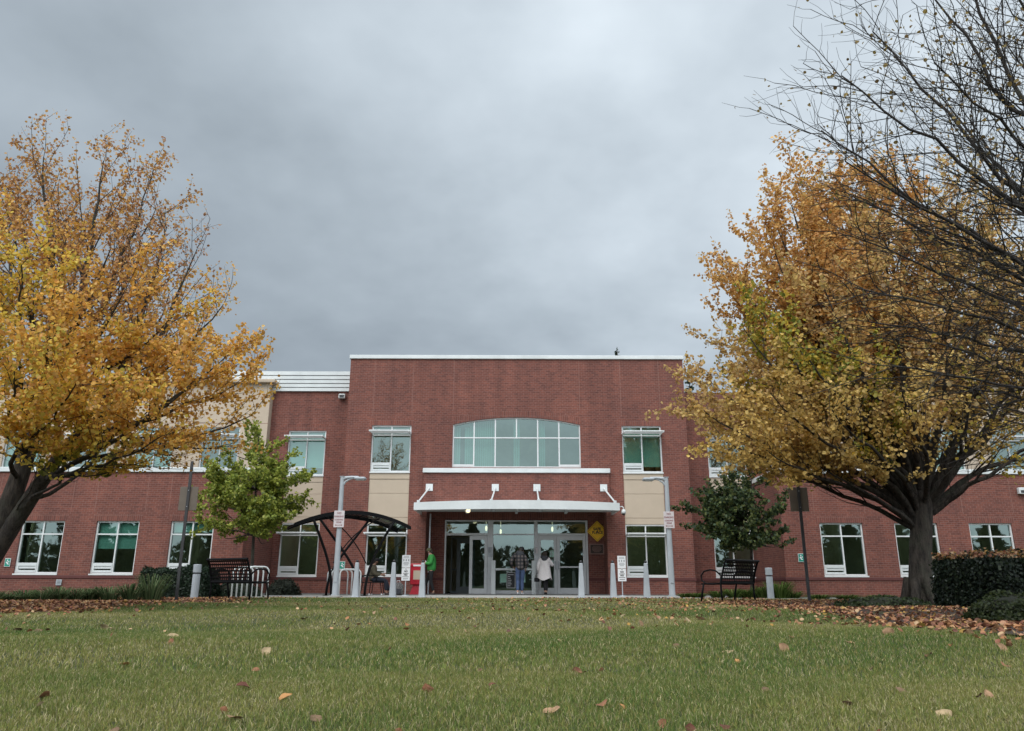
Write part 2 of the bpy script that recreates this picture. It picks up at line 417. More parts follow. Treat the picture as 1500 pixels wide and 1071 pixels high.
# --- windows
def window(kind, w=2*HW, z0=.72, z1=2.71, tr=.45, shade=True, sash=True, blind=None, bmat='blind'):
    """window part (frame mesh) with panes, white vent sash, sunshade and blind as sub-parts; origin at its sill centre"""
    H = z1-z0; h = w/2; f = .055
    m = MB()
    m.box(-h, h, .06, .17, 0, f); m.box(-h, h, .06, .17, H-f, H)
    m.box(-h, -h+f, .061, .169, f, H-f); m.box(h-f, h, .061, .169, f, H-f)
    m.box(-.024, .024, .065, .165, f, H-f)
    zt = H-tr
    m.box(-h+f, -.024, .064, .166, zt-.024, zt+.024); m.box(.024, h-f, .064, .166, zt-.024, zt+.024)
    m.box(-h-.012, h+.012, -.035, .06, -.05, -.001)
    o = m.build('window', M['frame'], bld)
    g = MB(); y = .115
    for a, b in ((-h+f, -.024), (.024, h-f)):
        for c, d in ((f, zt-.024), (zt+.024, H-f)): g.quad((a, y, c), (b, y, c), (b, y, d), (a, y, d))
    g.build('pane', M['glass'], o)
    if sash:
        q = MB(); a, b = -h+f+.001, -.025; t = f+.33
        q.box(a, b, .045, .112, t-.11, t); q.box(a, b, .045, .112, f, f+.07)
        q.box(a, a+.06, .046, .111, f+.07, t-.11); q.box(b-.03, b, .046, .111, f+.07, t-.11)
        q.box(a+.06, b-.03, .07, .111, f+.125, t-.11)
        q.build('vent_sash', M['white'], o)
    if shade:
        q = MB(); zz = zt+.05
        for k, yy in enumerate((-.55, -.38, -.21, -.06)): q.rbox(-h-.02, h+.02, yy-.045, yy+.045, zz, zz+.028 if k else zz+.05, .008)
        for x in (-h+.03, h-.03): q.box(x-.015, x+.015, -.6, .06, zz-.03, zz-.002)
        q.build('sun_shade', M['frame'], o)
    if blind:
        q = MB(); a = .24
        q.quad((-h+f, a, f+H*blind), (h-f, a, f+H*blind), (h-f, a, H-f), (-h+f, a, H-f)); q.box(-h+f, h-f, a-.012, a+.012, f+H*blind-.03, f+H*blind)
        q.build('blind', M[bmat], o)
    return o
wl = window('lower', z0=.72, z1=2.71, tr=.46); wl.location = (-5.14, 0, .72)
dup(wl, bld, (5.14, 0, .72))
wu = window('upper', z0=4.78, z1=6.70, tr=.40); wu.location = (-5.14, 0, 4.78)
wub = window('upper', z0=4.78, z1=6.70, tr=.40, blind=.12); wub.location = (5.14, 0, 4.78)
rl = window('lower', z0=.72, z1=2.85, tr=.50); rl.location = (-9.03, RY, .72); dup(rl, bld, (9.03, RY, .72))
ru = window('upper', z0=4.85, z1=6.78, tr=.40); ru.location = (9.03, RY, 4.85)
rub = window('upper', z0=4.85, z1=6.78, tr=.40, blind=.16); rub.location = (-9.03, RY, 4.85)
ww = window('wing', w=1.6, z0=.74, z1=2.64, tr=.48, shade=False); ww.location = (-wc[2], WY, .74)
wb = window('wing', w=1.6, z0=.74, z1=2.64, tr=.48, shade=False, blind=.46); wb.location = (-wc[1], WY, .74)
w2 = window('wing', w=1.6, z0=.74, z1=2.64, tr=.48, shade=False, blind=.78); w2.location = (-wc[0], WY, .74)
for c in (-wc[3], wc[0], wc[1], wc[2], wc[3]): dup(ww, bld, (c, WY, .74))
wq = window('upper', z0=4.72, z1=6.85, tr=.50); wq.location = (-uc[0], UY, 4.72)
wqb = window('upper', z0=4.72, z1=6.85, tr=.50, blind=.1); wqb.location = (-uc[1], UY, 4.72)
for c in (-uc[3], uc[1], uc[2]): dup(wqb, bld, (c, UY, 4.72))
for c in (-uc[2], uc[0], uc[3]): dup(wq, bld, (c, UY, 4.72))
# stucco panels between the stacked windows
def panel(c, y, za, zb):
    m = MB()
    for a, b, yy in ((za, za+.24, .02), (za+.255, za+1.2, .02), (za+1.212, zb-.30, .02), (zb-.288, zb-.05, .0)):
        m.rbox(c-HW, c+HW, y+yy+.01, y+.3, a, b, .006)
    m.box(c-HW+.02, c+HW-.02, y+.05, y+.29, za+.01, zb-.06)
    m.build('stucco_panel', M['stucco'], bld)
for s in (-1, 1): panel(s*5.14, 0, 2.71, 4.78); panel(s*9.03, RY, 2.85, 4.85)
# arched window
z0 = 4.97; t = 6.2
m = MB(); f = .05
m.box(-AH, AH, .06, .17, z0, z0+.05); m.box(-AH, -AH+f, .061, .169, z0+.05, AS-.02); m.box(AH-f, AH, .061, .169, z0+.05, AS-.02)
for i in range(K):
    a = -AH+2*AH*i/K; b = -AH+2*AH*(i+1)/K
    za, zb = arch(a), arch(b)
    m.add([(a, .06, za-f), (b, .06, zb-f), (b, .06, zb), (a, .06, za), (a, .17, za-f), (b, .17, zb-f), (b, .17, zb), (a, .17, za)],
          [(0, 1, 2, 3), (0, 4, 5, 1), (7, 6, 5, 4)])
xs = [-AH+2*AH*k/6 for k in range(7)]
for k in range(1, 6):
    x = xs[k]; m.box(x-.026, x+.026, .065, .165, t+.024, arch(x)-f)
    if k != 3: m.box(x-.026, x+.026, .065, .165, z0+.05, t-.024)
m.box(-AH+f, AH-f, .064, .166, t-.024, t+.024)
m.box(-AH+f, xs[1]-.026, .05, .16, z0+.05, z0+.13); m.box(xs[5]+.026, AH-f, .05, .16, z0+.05, z0+.13)
aw = m.build('arched_window', M['frame'], bld)
g = MB()
for i in range(K):
    a = -AH+2*AH*i/K; b = -AH+2*AH*(i+1)/K; g.quad((a, .115, t), (b, .115, t), (b, .115, arch(b)-.02), (a, .115, arch(a)-.02))
g.quad((-AH, .115, z0+.03), (AH, .115, z0+.03), (AH, .115, t), (-AH, .115, t)); g.build('pane', M['glass'], aw)
g = MB()                                                  # vertical blinds, drawn only behind some of the bays
x = -2.58
while x < 2.58:
    on = (x < -2.35) or (-2.2 < x < -.92) or (-.14 < x < .14) or (.92 < x < 1.12)
    if on: g.add([(x, .42, z0+.05), (x+.075, .46, z0+.05), (x+.075, .46, 6.95 if abs(x) < 2 else 6.7), (x, .42, 6.95 if abs(x) < 2 else 6.7)], [(0, 1, 2, 3)])
    x += .088
g.build('blind', M['blind'], aw)

# --- storefront doors in the alcove
DY = 1.22
def P(px): return (px-750)*.02781-BX
m = MB(); A = 'alu'
xl, xr = -2.95, 2.95
for a, b in ((xl, xl+.07), (P(714), P(722)), (P(782.5), P(788)), (xr-.09, xr)): m.rbox(a, b, DY, DY+.14, 0, 2.96, .008)
m.box(xl+.07, xr-.09, DY+.005, DY+.135, 2.90, 2.955)
m.box(xl+.07, P(714), DY+.004, DY+.136, 2.34, 2.43); m.box(P(788), xr-.09, DY+.004, DY+.136, 2.34, 2.43)
m.box(P(722), P(782.5), DY+.006, DY+.134, 2.36, 2.41)
m.box(P(722), P(782.5), DY+.003, DY+.137, 0, .17)
fr = m.build('door_frame', M[A], bld)
g = MB(); y = DY+.07
for a, b, c, d in ((xl+.07, P(714), 2.43, 2.90), (P(722), P(782.5), 2.41, 2.90), (P(722), P(782.5), .17, 2.36), (P(788), xr-.09, 2.43, 2.90)):
    g.quad((a, y, c), (b, y, c), (b, y, d), (a, y, d))
g.build('glazing', M['doorglass'], fr)
def door(x0, x1, st, kick, y, rail=False, handle=None, mat='alu', gl='doorglass'):
    m = MB(); z1 = 2.335
    m.rbox(x0, x0+st, y, y+.05, .012, z1, .006); m.rbox(x1-st, x1, y, y+.05, .012, z1, .006)
    m.box(x0+st, x1-st, y+.002, y+.048, .012, kick); m.box(x0+st, x1-st, y+.002, y+.048, z1-.17, z1-.002)
    if rail: m.box(x0+st, x1-st, y-.02, y+.03, 1.06, 1.12)
    o = m.build('door', M[mat], bld)
    g = MB(); g.quad((x0+st, y+.025, kick), (x1-st, y+.025, kick), (x1-st, y+.025, z1-.17), (x0+st, y+.025, z1-.17)); g.build('pane', M[gl], o)
    if handle is not None:
        h = MB(); h.tube([(handle, y, 1.0), (handle, y-.07, 1.0), (handle, y-.07, 1.32), (handle, y, 1.32)], .016, 8); h.build('handle', M['grey'], o, True)
    return o
door(P(687), P(714)-.005, .13, .24, DY+.04)
door(P(788)+.005, P(816)-.004, .12, .27, DY+.04, handle=P(816)-.06)
door(P(816)+.004, xr-.095, .12, .27, DY+.04, True, P(816)+.06)
door(P(661), P(690), .17, .3, 4.2, mat='innergrey')      # inner lobby door seen through the open one
m = MB(); m.box(-2.9, P(661), 4.2, 4.26, .04, .12); m.box(-2.9, P(661), 4.2, 4.26, 1.0, 1.05); m.box(-2.9, P(714), 4.2, 4.26, 2.34, 2.42); m.box(-2.9, -2.85, 4.19, 4.27, .04, 3.0); m.build('lobby_frame', M['innergrey'], bld)
# guard rails beside the sliding doors
for a, b in ((P(720), P(724)+.03), (P(779), P(783)+.02)):
    pass
m = MB()
m.rbox(P(720), P(724)+.06, DY-.55, DY-.42, 0, 1.33, .01); m.rbox(P(779)-.02, P(783)+.03, DY-.55, DY-.42, 0, 1.33, .01)
m.tube([(P(722), DY-.485, .98), (P(781), DY-.485, .98)], .045, 10)
for px in (721.5, 749, 765, 782): m.tube([(P(px)-.03, DY-.485, .95), (P(px)+.03, DY-.485, .95)], .075, 10)
m.build('guard_rail', M['white'], bld)

# --- canopy
m = MB(); n = 20; top = []
def cy(x): return -2.5+.5*(x/3.86)**2
for i in range(n):
    a = -3.86+7.72*i/n; b = -3.86+7.72*(i+1)/n
    ya, yb = cy(a), cy(b); ta, tb = 3.40-.05*(a/3.86)**2, 3.40-.05*(b/3.86)**2; bz = 3.075
    m.add([(a, ya, bz), (b, yb, bz), (b, yb, tb), (a, ya, ta), (a, ya+.1, bz), (b, yb+.1, bz), (b, yb+.1, tb), (a, ya+.1, ta)],
          [(0, 1, 2, 3), (7, 6, 5, 4), (3, 2, 6, 7), (4, 5, 1, 0)])
    m.quad((a, ya+.1, 3.18), (a, -.12, 3.18), (b, -.12, 3.18), (b, yb+.1, 3.18)); m.quad((a, ya+.1, 3.27), (b, yb+.1, 3.27), (b, -.12, 3.27), (a, -.12, 3.27))
for x in (-3.86, 3.78): m.box(x, x+.08, cy(x)+.09, -.0, 3.08, 3.35)
for x in (-1.95, 0, 1.95): m.box(x-.05, x+.05, cy(x)+.11, -.13, 3.10, 3.18)
can = m.build('canopy', M['white'], bld)
for xt, xb in ((-3.5, -3.72), (-.85, -.95), (.82, .82), (3.5, 3.72)):
    q = MB(); q.tube([(xt, -.15, 4.12), (xb, cy(xb)+.25, 3.40)], .032, 8); q.tube([(xb, cy(xb)+.25, 3.33), (xb, cy(xb)+.25, 3.46)], .06, 8); q.build('support_rod', M['white'], can)
    q = MB(); q.box(xt-.14, xt+.14, -.155, -.125, 4.0, 4.28); q.build('wall_plate', M['white'], can)
for x, lit in ((-1.85, 'lamp'), (-.9, 'grey'), (0.05, 'grey'), (.9, 'grey'), (1.9, 'grey')):
    q = MB(); q.lathe(x, -1.5, [(0, 3.02), (.05, 3.028), (.08, 3.05), (.085, 3.08), (.085, 3.18)] if lit == 'lamp' else [(0, 3.06), (.09, 3.06), (.1, 3.18)], 14); q.build('downlight', M[lit], can, True)
# soffit of the alcove and lobby lamps
m = MB(); m.box(-3.6, 3.6, .3, 1.2, 3.351, 3.45); m.build('soffit', M['interior'], bld)
for x, y in ((-1.3, 3.0), (1.6, 3.4), (-.7, 5.2)): 
    q = MB(); q.ell((x, y, 2.75), (.05, .05, .12), 10, 6); q.tube([(x, y, 2.95), (x, y, 4.15)], .008, 5); q.build('pendant_lamp', M['lamp'], bld, True)
# ------------------------------------------------------------------ ground
rng = np.random.default_rng(11)
def ground_mat():
    m, nt, b, o = newmat('lawn soil')
    pos = N(nt, 'ShaderNodeNewGeometry').outputs['Position']
    f = noise(nt, pos, 1.3, 6); g = noise(nt, pos, 40, 4)
    c = ramp(nt, f, [(.3, (.030, .045, .016)), (.7, (.060, .068, .026))])
    c = mixc(nt, 1., c, ramp(nt, g, [(.3, (.6, .6, .6)), (.7, (1.3, 1.3, 1.2))]), 'MULTIPLY')
    nt.links.new(c, b.inputs['Base Color']); b.inputs['Roughness'].default_value = 1.; return m
def bed_mat():
    m, nt, b, o = newmat('bark mulch')
    pos = N(nt, 'ShaderNodeNewGeometry').outputs['Position']
    c = ramp(nt, noise(nt, pos, 30, 6, .7), [(.3, (.018, .012, .009)), (.7, (.075, .045, .030))])
    nt.links.new(c, b.inputs['Base Color']); b.inputs['Roughness'].default_value = 1.; return m
def hgt(x, y):
    """gentle swells of the lawn"""
    s = np.clip((y-1.5)/4, 0, 1)*np.clip((23.5-y)/3, 0, 1)
    return s*(.022*np.sin(x*.55+y*.8)+.02*np.sin(y*1.15-x*.2+1)+.012*np.sin(x*1.7+2*np.sin(y*.6)))
LB = [(-40, 8), (-8.2, 9.8), (-7.1, 10.8), (-6.85, 12.4), (-6.8, 15), (-6.75, 18), (-6.9, 20.0), (-7.4, 22), (-10, 24.0), (-40, 24.0)]
RB = [(30, 1.0), (4.4, 4.2), (3.75, 5.6), (3.85, 6.6), (4.35, 9.4), (4.75, 13), (4.8, 17), (5.0, 20.0), (6.2, 21.2), (12, 23.9), (40, 23.9)]
def inpoly(poly, x, y):
    x = np.asarray(x); y = np.asarray(y); r = np.zeros(x.shape, bool); n = len(poly)
    for i in range(n):
        (xa, ya), (xb, yb) = poly[i], poly[i-1]
        if ya == yb: continue
        c = ((ya > y) != (yb > y)) & (x < (xb-xa)*(y-ya)/(yb-ya)+xa); r ^= c
    return r
gx = np.concatenate([[-1500, -300, -80], np.linspace(-40, 40, 161), [80, 300, 1500]]); gy = np.concatenate([[-1500, -300, -60, -20, -5], np.linspace(0, 30, 101), [60, 300, 1500]])
X, Y = np.meshgrid(gx, gy); Z = hgt(X, Y); v = np.stack([X, Y, Z], -1).reshape(-1, 3); nx, ny = len(gx), len(gy)
ii, jj = np.meshgrid(np.arange(nx-1), np.arange(ny-1)); a = (jj*nx+ii).ravel()
q = np.stack([a, a+1, a+nx+1, a+nx], 1).ravel()
tag(npmesh('lawn', v, q, np.arange(0, len(q), 4), ground_mat(), smooth=True), kind='structure')
mb = MB(); mb.box(-8.6, 8.2, 24.1, 28.0, -.1, .02); mb.box(-8.6, 8.2, 28.012, 32.22, -.1, .02)
tag(mb.build('entrance_walk', M['concrete']), kind='structure')
mb = MB(); mb.box(8.212, 30, 24.1, 25.6, -.1, .02); tag(mb.build('side_walk', M['concrete']), kind='structure')
def bed(name, poly):
    bmx = [p[0] for p in poly]; bmy = [p[1] for p in poly]
    xs = np.arange(max(min(bmx), -16), min(max(bmx), 16), .22); ys = np.arange(max(min(bmy), 1.), max(bmy), .22)
    X, Y = np.meshgrid(xs, ys); ok = inpoly(poly, X, Y); Z = hgt(X, Y)+.012+.015*np.sin(X*3.1)*np.sin(Y*2.7)
    idx = np.arange(X.size).reshape(X.shape); f = ok[:-1, :-1]&ok[1:, 1:]&ok[:-1, 1:]&ok[1:, :-1]
    q = np.stack([idx[:-1, :-1][f], idx[:-1, 1:][f], idx[1:, 1:][f], idx[1:, :-1][f]], 1).ravel()
    return npmesh(name, np.stack([X, Y, Z], -1).reshape(-1, 3), q, np.arange(0, len(q), 4), MULCH, smooth=True)
MULCH = bed_mat()
tag(bed('planting_bed', LB), kind='structure'); tag(bed('planting_bed', RB), kind='structure')

# ------------------------------------------------------------------ grass
def lowf(x, y):
    return .5+.14*np.sin(x*.9+1.7*np.sin(y*.45))+.30*np.sin(y*.95+.8*np.sin(x*.35+.4)+1.9)*np.clip((y-2)/5, .4, 1)+.16*np.sin(x*2.3-y*1.9)+.14*np.sin(x*5.1+2*np.sin(y*3.3))*np.sin(y*4.3+x)
def grass(zones):
    V = []; L = []; S = []; C = []; nv = 0; nl = 0
    for d0, d1, dens, w, h, seg in zones:
        n = int((d1-d0)*((d0+d1)*.72+2.4)*dens)
        y = np.sqrt(rng.uniform(d0*d0, d1*d1, n)); x = rng.uniform(-1, 1, n)*(y*.72+1.2)
        k = ~inpoly(LB, x+rng.normal(0, .12, n), y+rng.normal(0, .12, n)) & ~inpoly(RB, x+rng.normal(0, .16, n), y+rng.normal(0, .16, n))
        x, y = x[k], y[k]; n = len(x); z = hgt(x, y)
        lf = lowf(x, y); hh = h*rng.uniform(.55, 1.25, n)*(.8+.4*lf); ww = w*rng.uniform(.6, 1.3, n)
        an = rng.uniform(0, 2*np.pi, n); lean = rng.uniform(.1, 1.1, n)*hh; la = rng.uniform(0, 2*np.pi, n)
        sx, sy = np.cos(an)*ww/2, np.sin(an)*ww/2; lx, ly = np.cos(la)*lean, np.sin(la)*lean
        t = rng.uniform(0, 1, n); g0 = np.array([.10, .17, .047]); g1 = np.array([.285, .285, .088]); st = np.array([.50, .44, .25]); yl = np.array([.31, .275, .095])
        pf = np.clip(lf+rng.normal(0, .18, n), 0, 1)[:, None]
        c = g0*pf+g1*(1-pf)
        band = np.clip((.55-lf)*1.6, 0, .6)*np.clip((y-2)/6, .45, 1)
        c = np.where((t < .15+band*.4)[:, None], st*rng.uniform(.6, 1.15, n)[:, None], c); c = np.where((t > .86-band*.3)[:, None], yl*rng.uniform(.7, 1.1, n)[:, None], c)
        c *= rng.uniform(.75, 1.25, n)[:, None]
        b0 = np.stack([x-sx, y-sy, z], 1); b1 = np.stack([x+sx, y+sy, z], 1)
        tip = np.stack([x+lx, y+ly, z+np.sqrt(np.maximum(hh**2-.6*lean**2, (.3*hh)**2))], 1)
        if seg == 2:
            m0 = np.stack([x-sx*.8+lx*.3, y-sy*.8+ly*.3, z+hh*.55], 1); m1 = np.stack([x+sx*.8+lx*.3, y+sy*.8+ly*.3, z+hh*.55], 1)
            V.append(np.stack([b0, b1, m1, m0, tip], 1).reshape(-1, 3)); o = nv+np.arange(n)*5
            L.append(np.stack([o, o+1, o+2, o+3, o+3, o+2, o+4], 1).ravel()); S.append((nl+np.arange(n)[:, None]*7+np.array([0, 4])).ravel())
            C.append(np.repeat(c, 5, 0)); nv += 5*n; nl += 7*n
        else:
            V.append(np.stack([b0, b1, tip], 1).reshape(-1, 3)); o = nv+np.arange(n)*3
            L.append(np.stack([o, o+1, o+2], 1).ravel()); S.append(nl+np.arange(n)*3); C.append(np.repeat(c, 3, 0)); nv += 3*n; nl += 3*n
    return npmesh('grass', np.concatenate(V), np.concatenate(L), np.concatenate(S), M['grassm'], np.concatenate(C))
tag(grass([(1.5, 4, 17000, .0027, .026, 2), (4, 8, 5800, .0042, .029, 2), (8, 15, 1700, .0085, .033, 1), (15, 24.1, 620, .018, .036, 1)]),
    'short mown green lawn grass flecked with dry straw blades', 'grass', kind='stuff')

# ------------------------------------------------------------------ leaves on the ground
LP = np.array([[0, 0], [.30, .16], [.46, .5], [.36, .82], [0, 1.06], [-.36, .82], [-.46, .5], [-.30, .16]])
def leafcloud(P, size, nrm, col, curl=.25, rot=None):
    """many small leaves as 8-cornered folded faces: P (n,3), size (n,), nrm (n,3), col (n,3)"""
    n = len(P); nrm = nrm/np.linalg.norm(nrm, axis=1, keepdims=True)
    a = rng.normal(size=(n, 3)); a -= nrm*(a*nrm).sum(1, keepdims=True); a /= np.linalg.norm(a, axis=1, keepdims=True)+1e-9
    b = np.cross(nrm, a)
    k = len(LP); off = (a[:, None]*LP[None, :, 0:1]+b[:, None]*(LP[None, :, 1:2]-.5))*size[:, None, None]
    off += nrm[:, None]*((LP[None, :, 0:1]**2*4-.4)*size[:, None, None]*curl*rng.uniform(-.4, 1.2, n)[:, None, None])
    V = (P[:, None]+off).reshape(-1, 3); o = np.arange(n)*k
    # two halves folded along the midrib
    h1 = [0, 1, 2, 3, 4]; h2 = [0, 4, 5, 6, 7]
    L = np.concatenate([o[:, None]+np.array(h1), o[:, None]+np.array(h2)], 1).ravel(); S = np.arange(2*n)*5
    return V, L, S, np.repeat(col, k, 0)
PAL = np.array([[.38, .18, .085], [.28, .115, .07], [.45, .26, .13], [.52, .35, .20], [.18, .08, .055], [.50, .30, .08], [.41, .22, .13]])
def litter(name, n, box, test, dens=None, size=.05, lift=.015, label=None):
    x = rng.uniform(box[0], box[1], n); y = rng.uniform(box[2], box[3], n); k = test(x, y)
    if dens is not None: k &= rng.uniform(0, 1, n) < dens(x, y)
    x, y = x[k], y[k]; n = len(x); P = np.stack([x, y, hgt(x, y)+lift+rng.uniform(0, .03, n)], 1)
    nr = np.stack([rng.normal(0, .55, n), rng.normal(0, .55, n), np.ones(n)], 1)
    c = PAL[rng.choice(7, n, p=[.24, .2, .14, .1, .16, .06, .1])]*rng.uniform(.65, 1.25, n)[:, None]
    o = npmesh(name, *leafcloud(P, size*rng.uniform(.7, 1.3, n), nr, c, .45)[:3], M['drym'], np.repeat(c, 8, 0))
    return tag(o, label, 'leaf litter', kind='stuff')
litter('leaf_litter', 26000, (-15, -6.2, 9.2, 22.5), lambda x, y: inpoly(LB, x-.1+rng.normal(0, .25, len(x)), y), lambda x, y: np.clip(1.35-(y-9)/16, .25, 1), label='carpet of brown fallen leaves on the bed beside the ornamental grasses')
litter('leaf_litter', 30000, (3.0, 15, 3.5, 23.5), lambda x, y: inpoly(RB, x+.1+rng.normal(0, .3, len(x)), y), lambda x, y: np.clip(1.3-(y-9)/18, .3, 1), .05, label='carpet of brown fallen leaves around the hedge and tall tree')
litter('leaf_litter', 11000, (-7, 7.5, 7, 24), lambda x, y: ~inpoly(RB, x, y)&~inpoly(LB, x, y), lambda x, y: np.clip(.02+.075*np.clip(x+3, 0, 8)*np.clip((y-5)/14, 0, 1.1), 0, .5)+np.clip(-5.0-x, 0, 1)*.2, .046, .02, label='thin scatter of small dry leaves over the far lawn')

# single leaves that can be told apart on the near lawn
def leafmesh(seed, mat):
    r = random.Random(seed); m = MB(); n = 8; k = 4; vs = []
    for i in range(n+1):
        t = i/n; w = .5*math.sin(math.pi*min(1, t*.96+.03))**.75*(1.12-.35*t)
        for j in range(-k, k+1):
            s = j/k; wob = 1+.10*r.uniform(-1, 1)*(abs(s) > .9)
            z = .30*s*s*w*r.uniform(.9, 1.1)+.16*math.sin(t*3+seed)+.22*(t-.5)**2+.015*r.uniform(-1, 1)
            vs.append((s*w*wob, t-.5, z))
    c = 2*k+1; fs = [(i*c+j, i*c+j+1, (i+1)*c+j+1, (i+1)*c+j) for i in range(n) for j in range(2*k)]
    m.add(vs, fs); m.tube([(0, -.5, .05), (.02, -.68, .12), (.07, -.85, .2)], .014, 5)
    return m
LC = {'dark maroon': (.13, .045, .026), 'red brown': (.25, .11, .055), 'tan': (.36, .215, .12), 'pale buff': (.42, .31, .18), 'orange tan': (.42, .21, .075), 'dull brown': (.17, .105, .058)}
LM = {k: plain(k+' leaf', c, .8, 0, .25, 30) for k, c in LC.items()}
protos = {}
FL = [(357, 997, 21, 0), (420, 1012, 20, 4), (347, 1039, 25, 2), (330, 1028, 14, 1), (67, 1009, 20, 1), (62, 1021, 13, 3), (184, 966, 14, 4), (161, 933, 15, 1), (168, 911, 16, 3), (152, 911, 14, 3), (254, 931, 16, 3), (392, 950, 16, 3), (375, 973, 11, 1),
      (463, 1040, 18, 5), (170, 1057, 15, 5), (627, 1000, 20, 1), (722, 993, 11, 0), (569, 943, 13, 0), (808, 1029, 26, 2), (845, 971, 14, 0), (854, 974, 12, 1), (880, 971, 12, 1), (881, 1020, 22, 1), (911, 1022, 12, 4), (961, 1014, 11, 3), (970, 1044, 14, 1),
      (1318, 992, 16, 5), (1241, 1013, 15, 5), (1380, 1026, 22, 3), (1444, 998, 17, 2), (1431, 1000, 13, 0), (1013, 1053, 22, 0), (1061, 1050, 15, 0), (1284, 1056, 15, 1), (1460, 1066, 15, 2), (1147, 942, 18, 2), (1066, 945, 16, 3), (1080, 955, 9, 4),
      (446, 904, 14, 2), (1302, 926, 18, 2), (1360, 946, 13, 0), (1467, 941, 17, 2), (1469, 957, 14, 1), (939, 912, 13, 2), (912, 900, 13, 3), (1195, 919, 13, 2), (1255, 914, 14, 3), (1042, 890, 12, 2), (27, 918, 13, 5), (57, 918, 12, 5), (70, 917, 10, 0), (585, 1058, 14, 1),
      (1120, 993, 11, 5), (250, 942, 13, 1), (1245, 935, 13, 2), (1005, 907, 13, 3), (760, 914, 10, 3), (528, 887, 12, 3), (1027, 903, 14, 2), (1085, 904, 13, 3), (1160, 931, 10, 1), (703, 972, 8, 5), (1275, 960, 11, 5), (1420, 926, 14, 2), (1345, 918, 12, 1), (640, 896, 10, 3), (820, 931, 9, 3), (990, 940, 10, 5)]
names = list(LC)
pose = ['cupped', 'half folded', 'lying flat', 'edge up']
for i, (px, py, sz, ci) in enumerate(FL):
    u = (px-750)/FPX; vv = (535.5-py)/FPX; t = -(CAMH-.045)/(ST+vv*CT); x, y = u*t, t*(CT-vv*ST); s = min(.10, sz/FPX*t*1.06)
    key = (ci, i % 4)
    if key not in protos:
        o = leafmesh(key[1]*3+ci, None).build('fallen_leaf', LM[names[ci]]); protos[key] = o
    else: o = protos[key].copy(); COL.objects.link(o)
    o.location = (x, y, hgt(x, y)+.014); o.scale = (s, s, s)
    tilt = (.35, 1.0, .25, 1.25)[i % 4]
    o.rotation_euler = (tilt*.7, random.uniform(-.6, .6), random.uniform(-1.4, 1.4)+(math.pi if i % 3 == 0 else 0))
    near = 'on the nearest grass' if py > 985 else ('in mid lawn' if py > 930 else 'on the far lawn edge')
    side = ('below the left tree' if px < 300 else 'below the shelter' if px < 610 else 'below the doors' if px < 860 else 'below the right lamp' if px < 1100 else 'below the hedge')
    tag(o, f'{names[ci]} fallen leaf {pose[i % 4]} {near} {side}', 'leaf', 'fallen leaves scattered on the lawn')
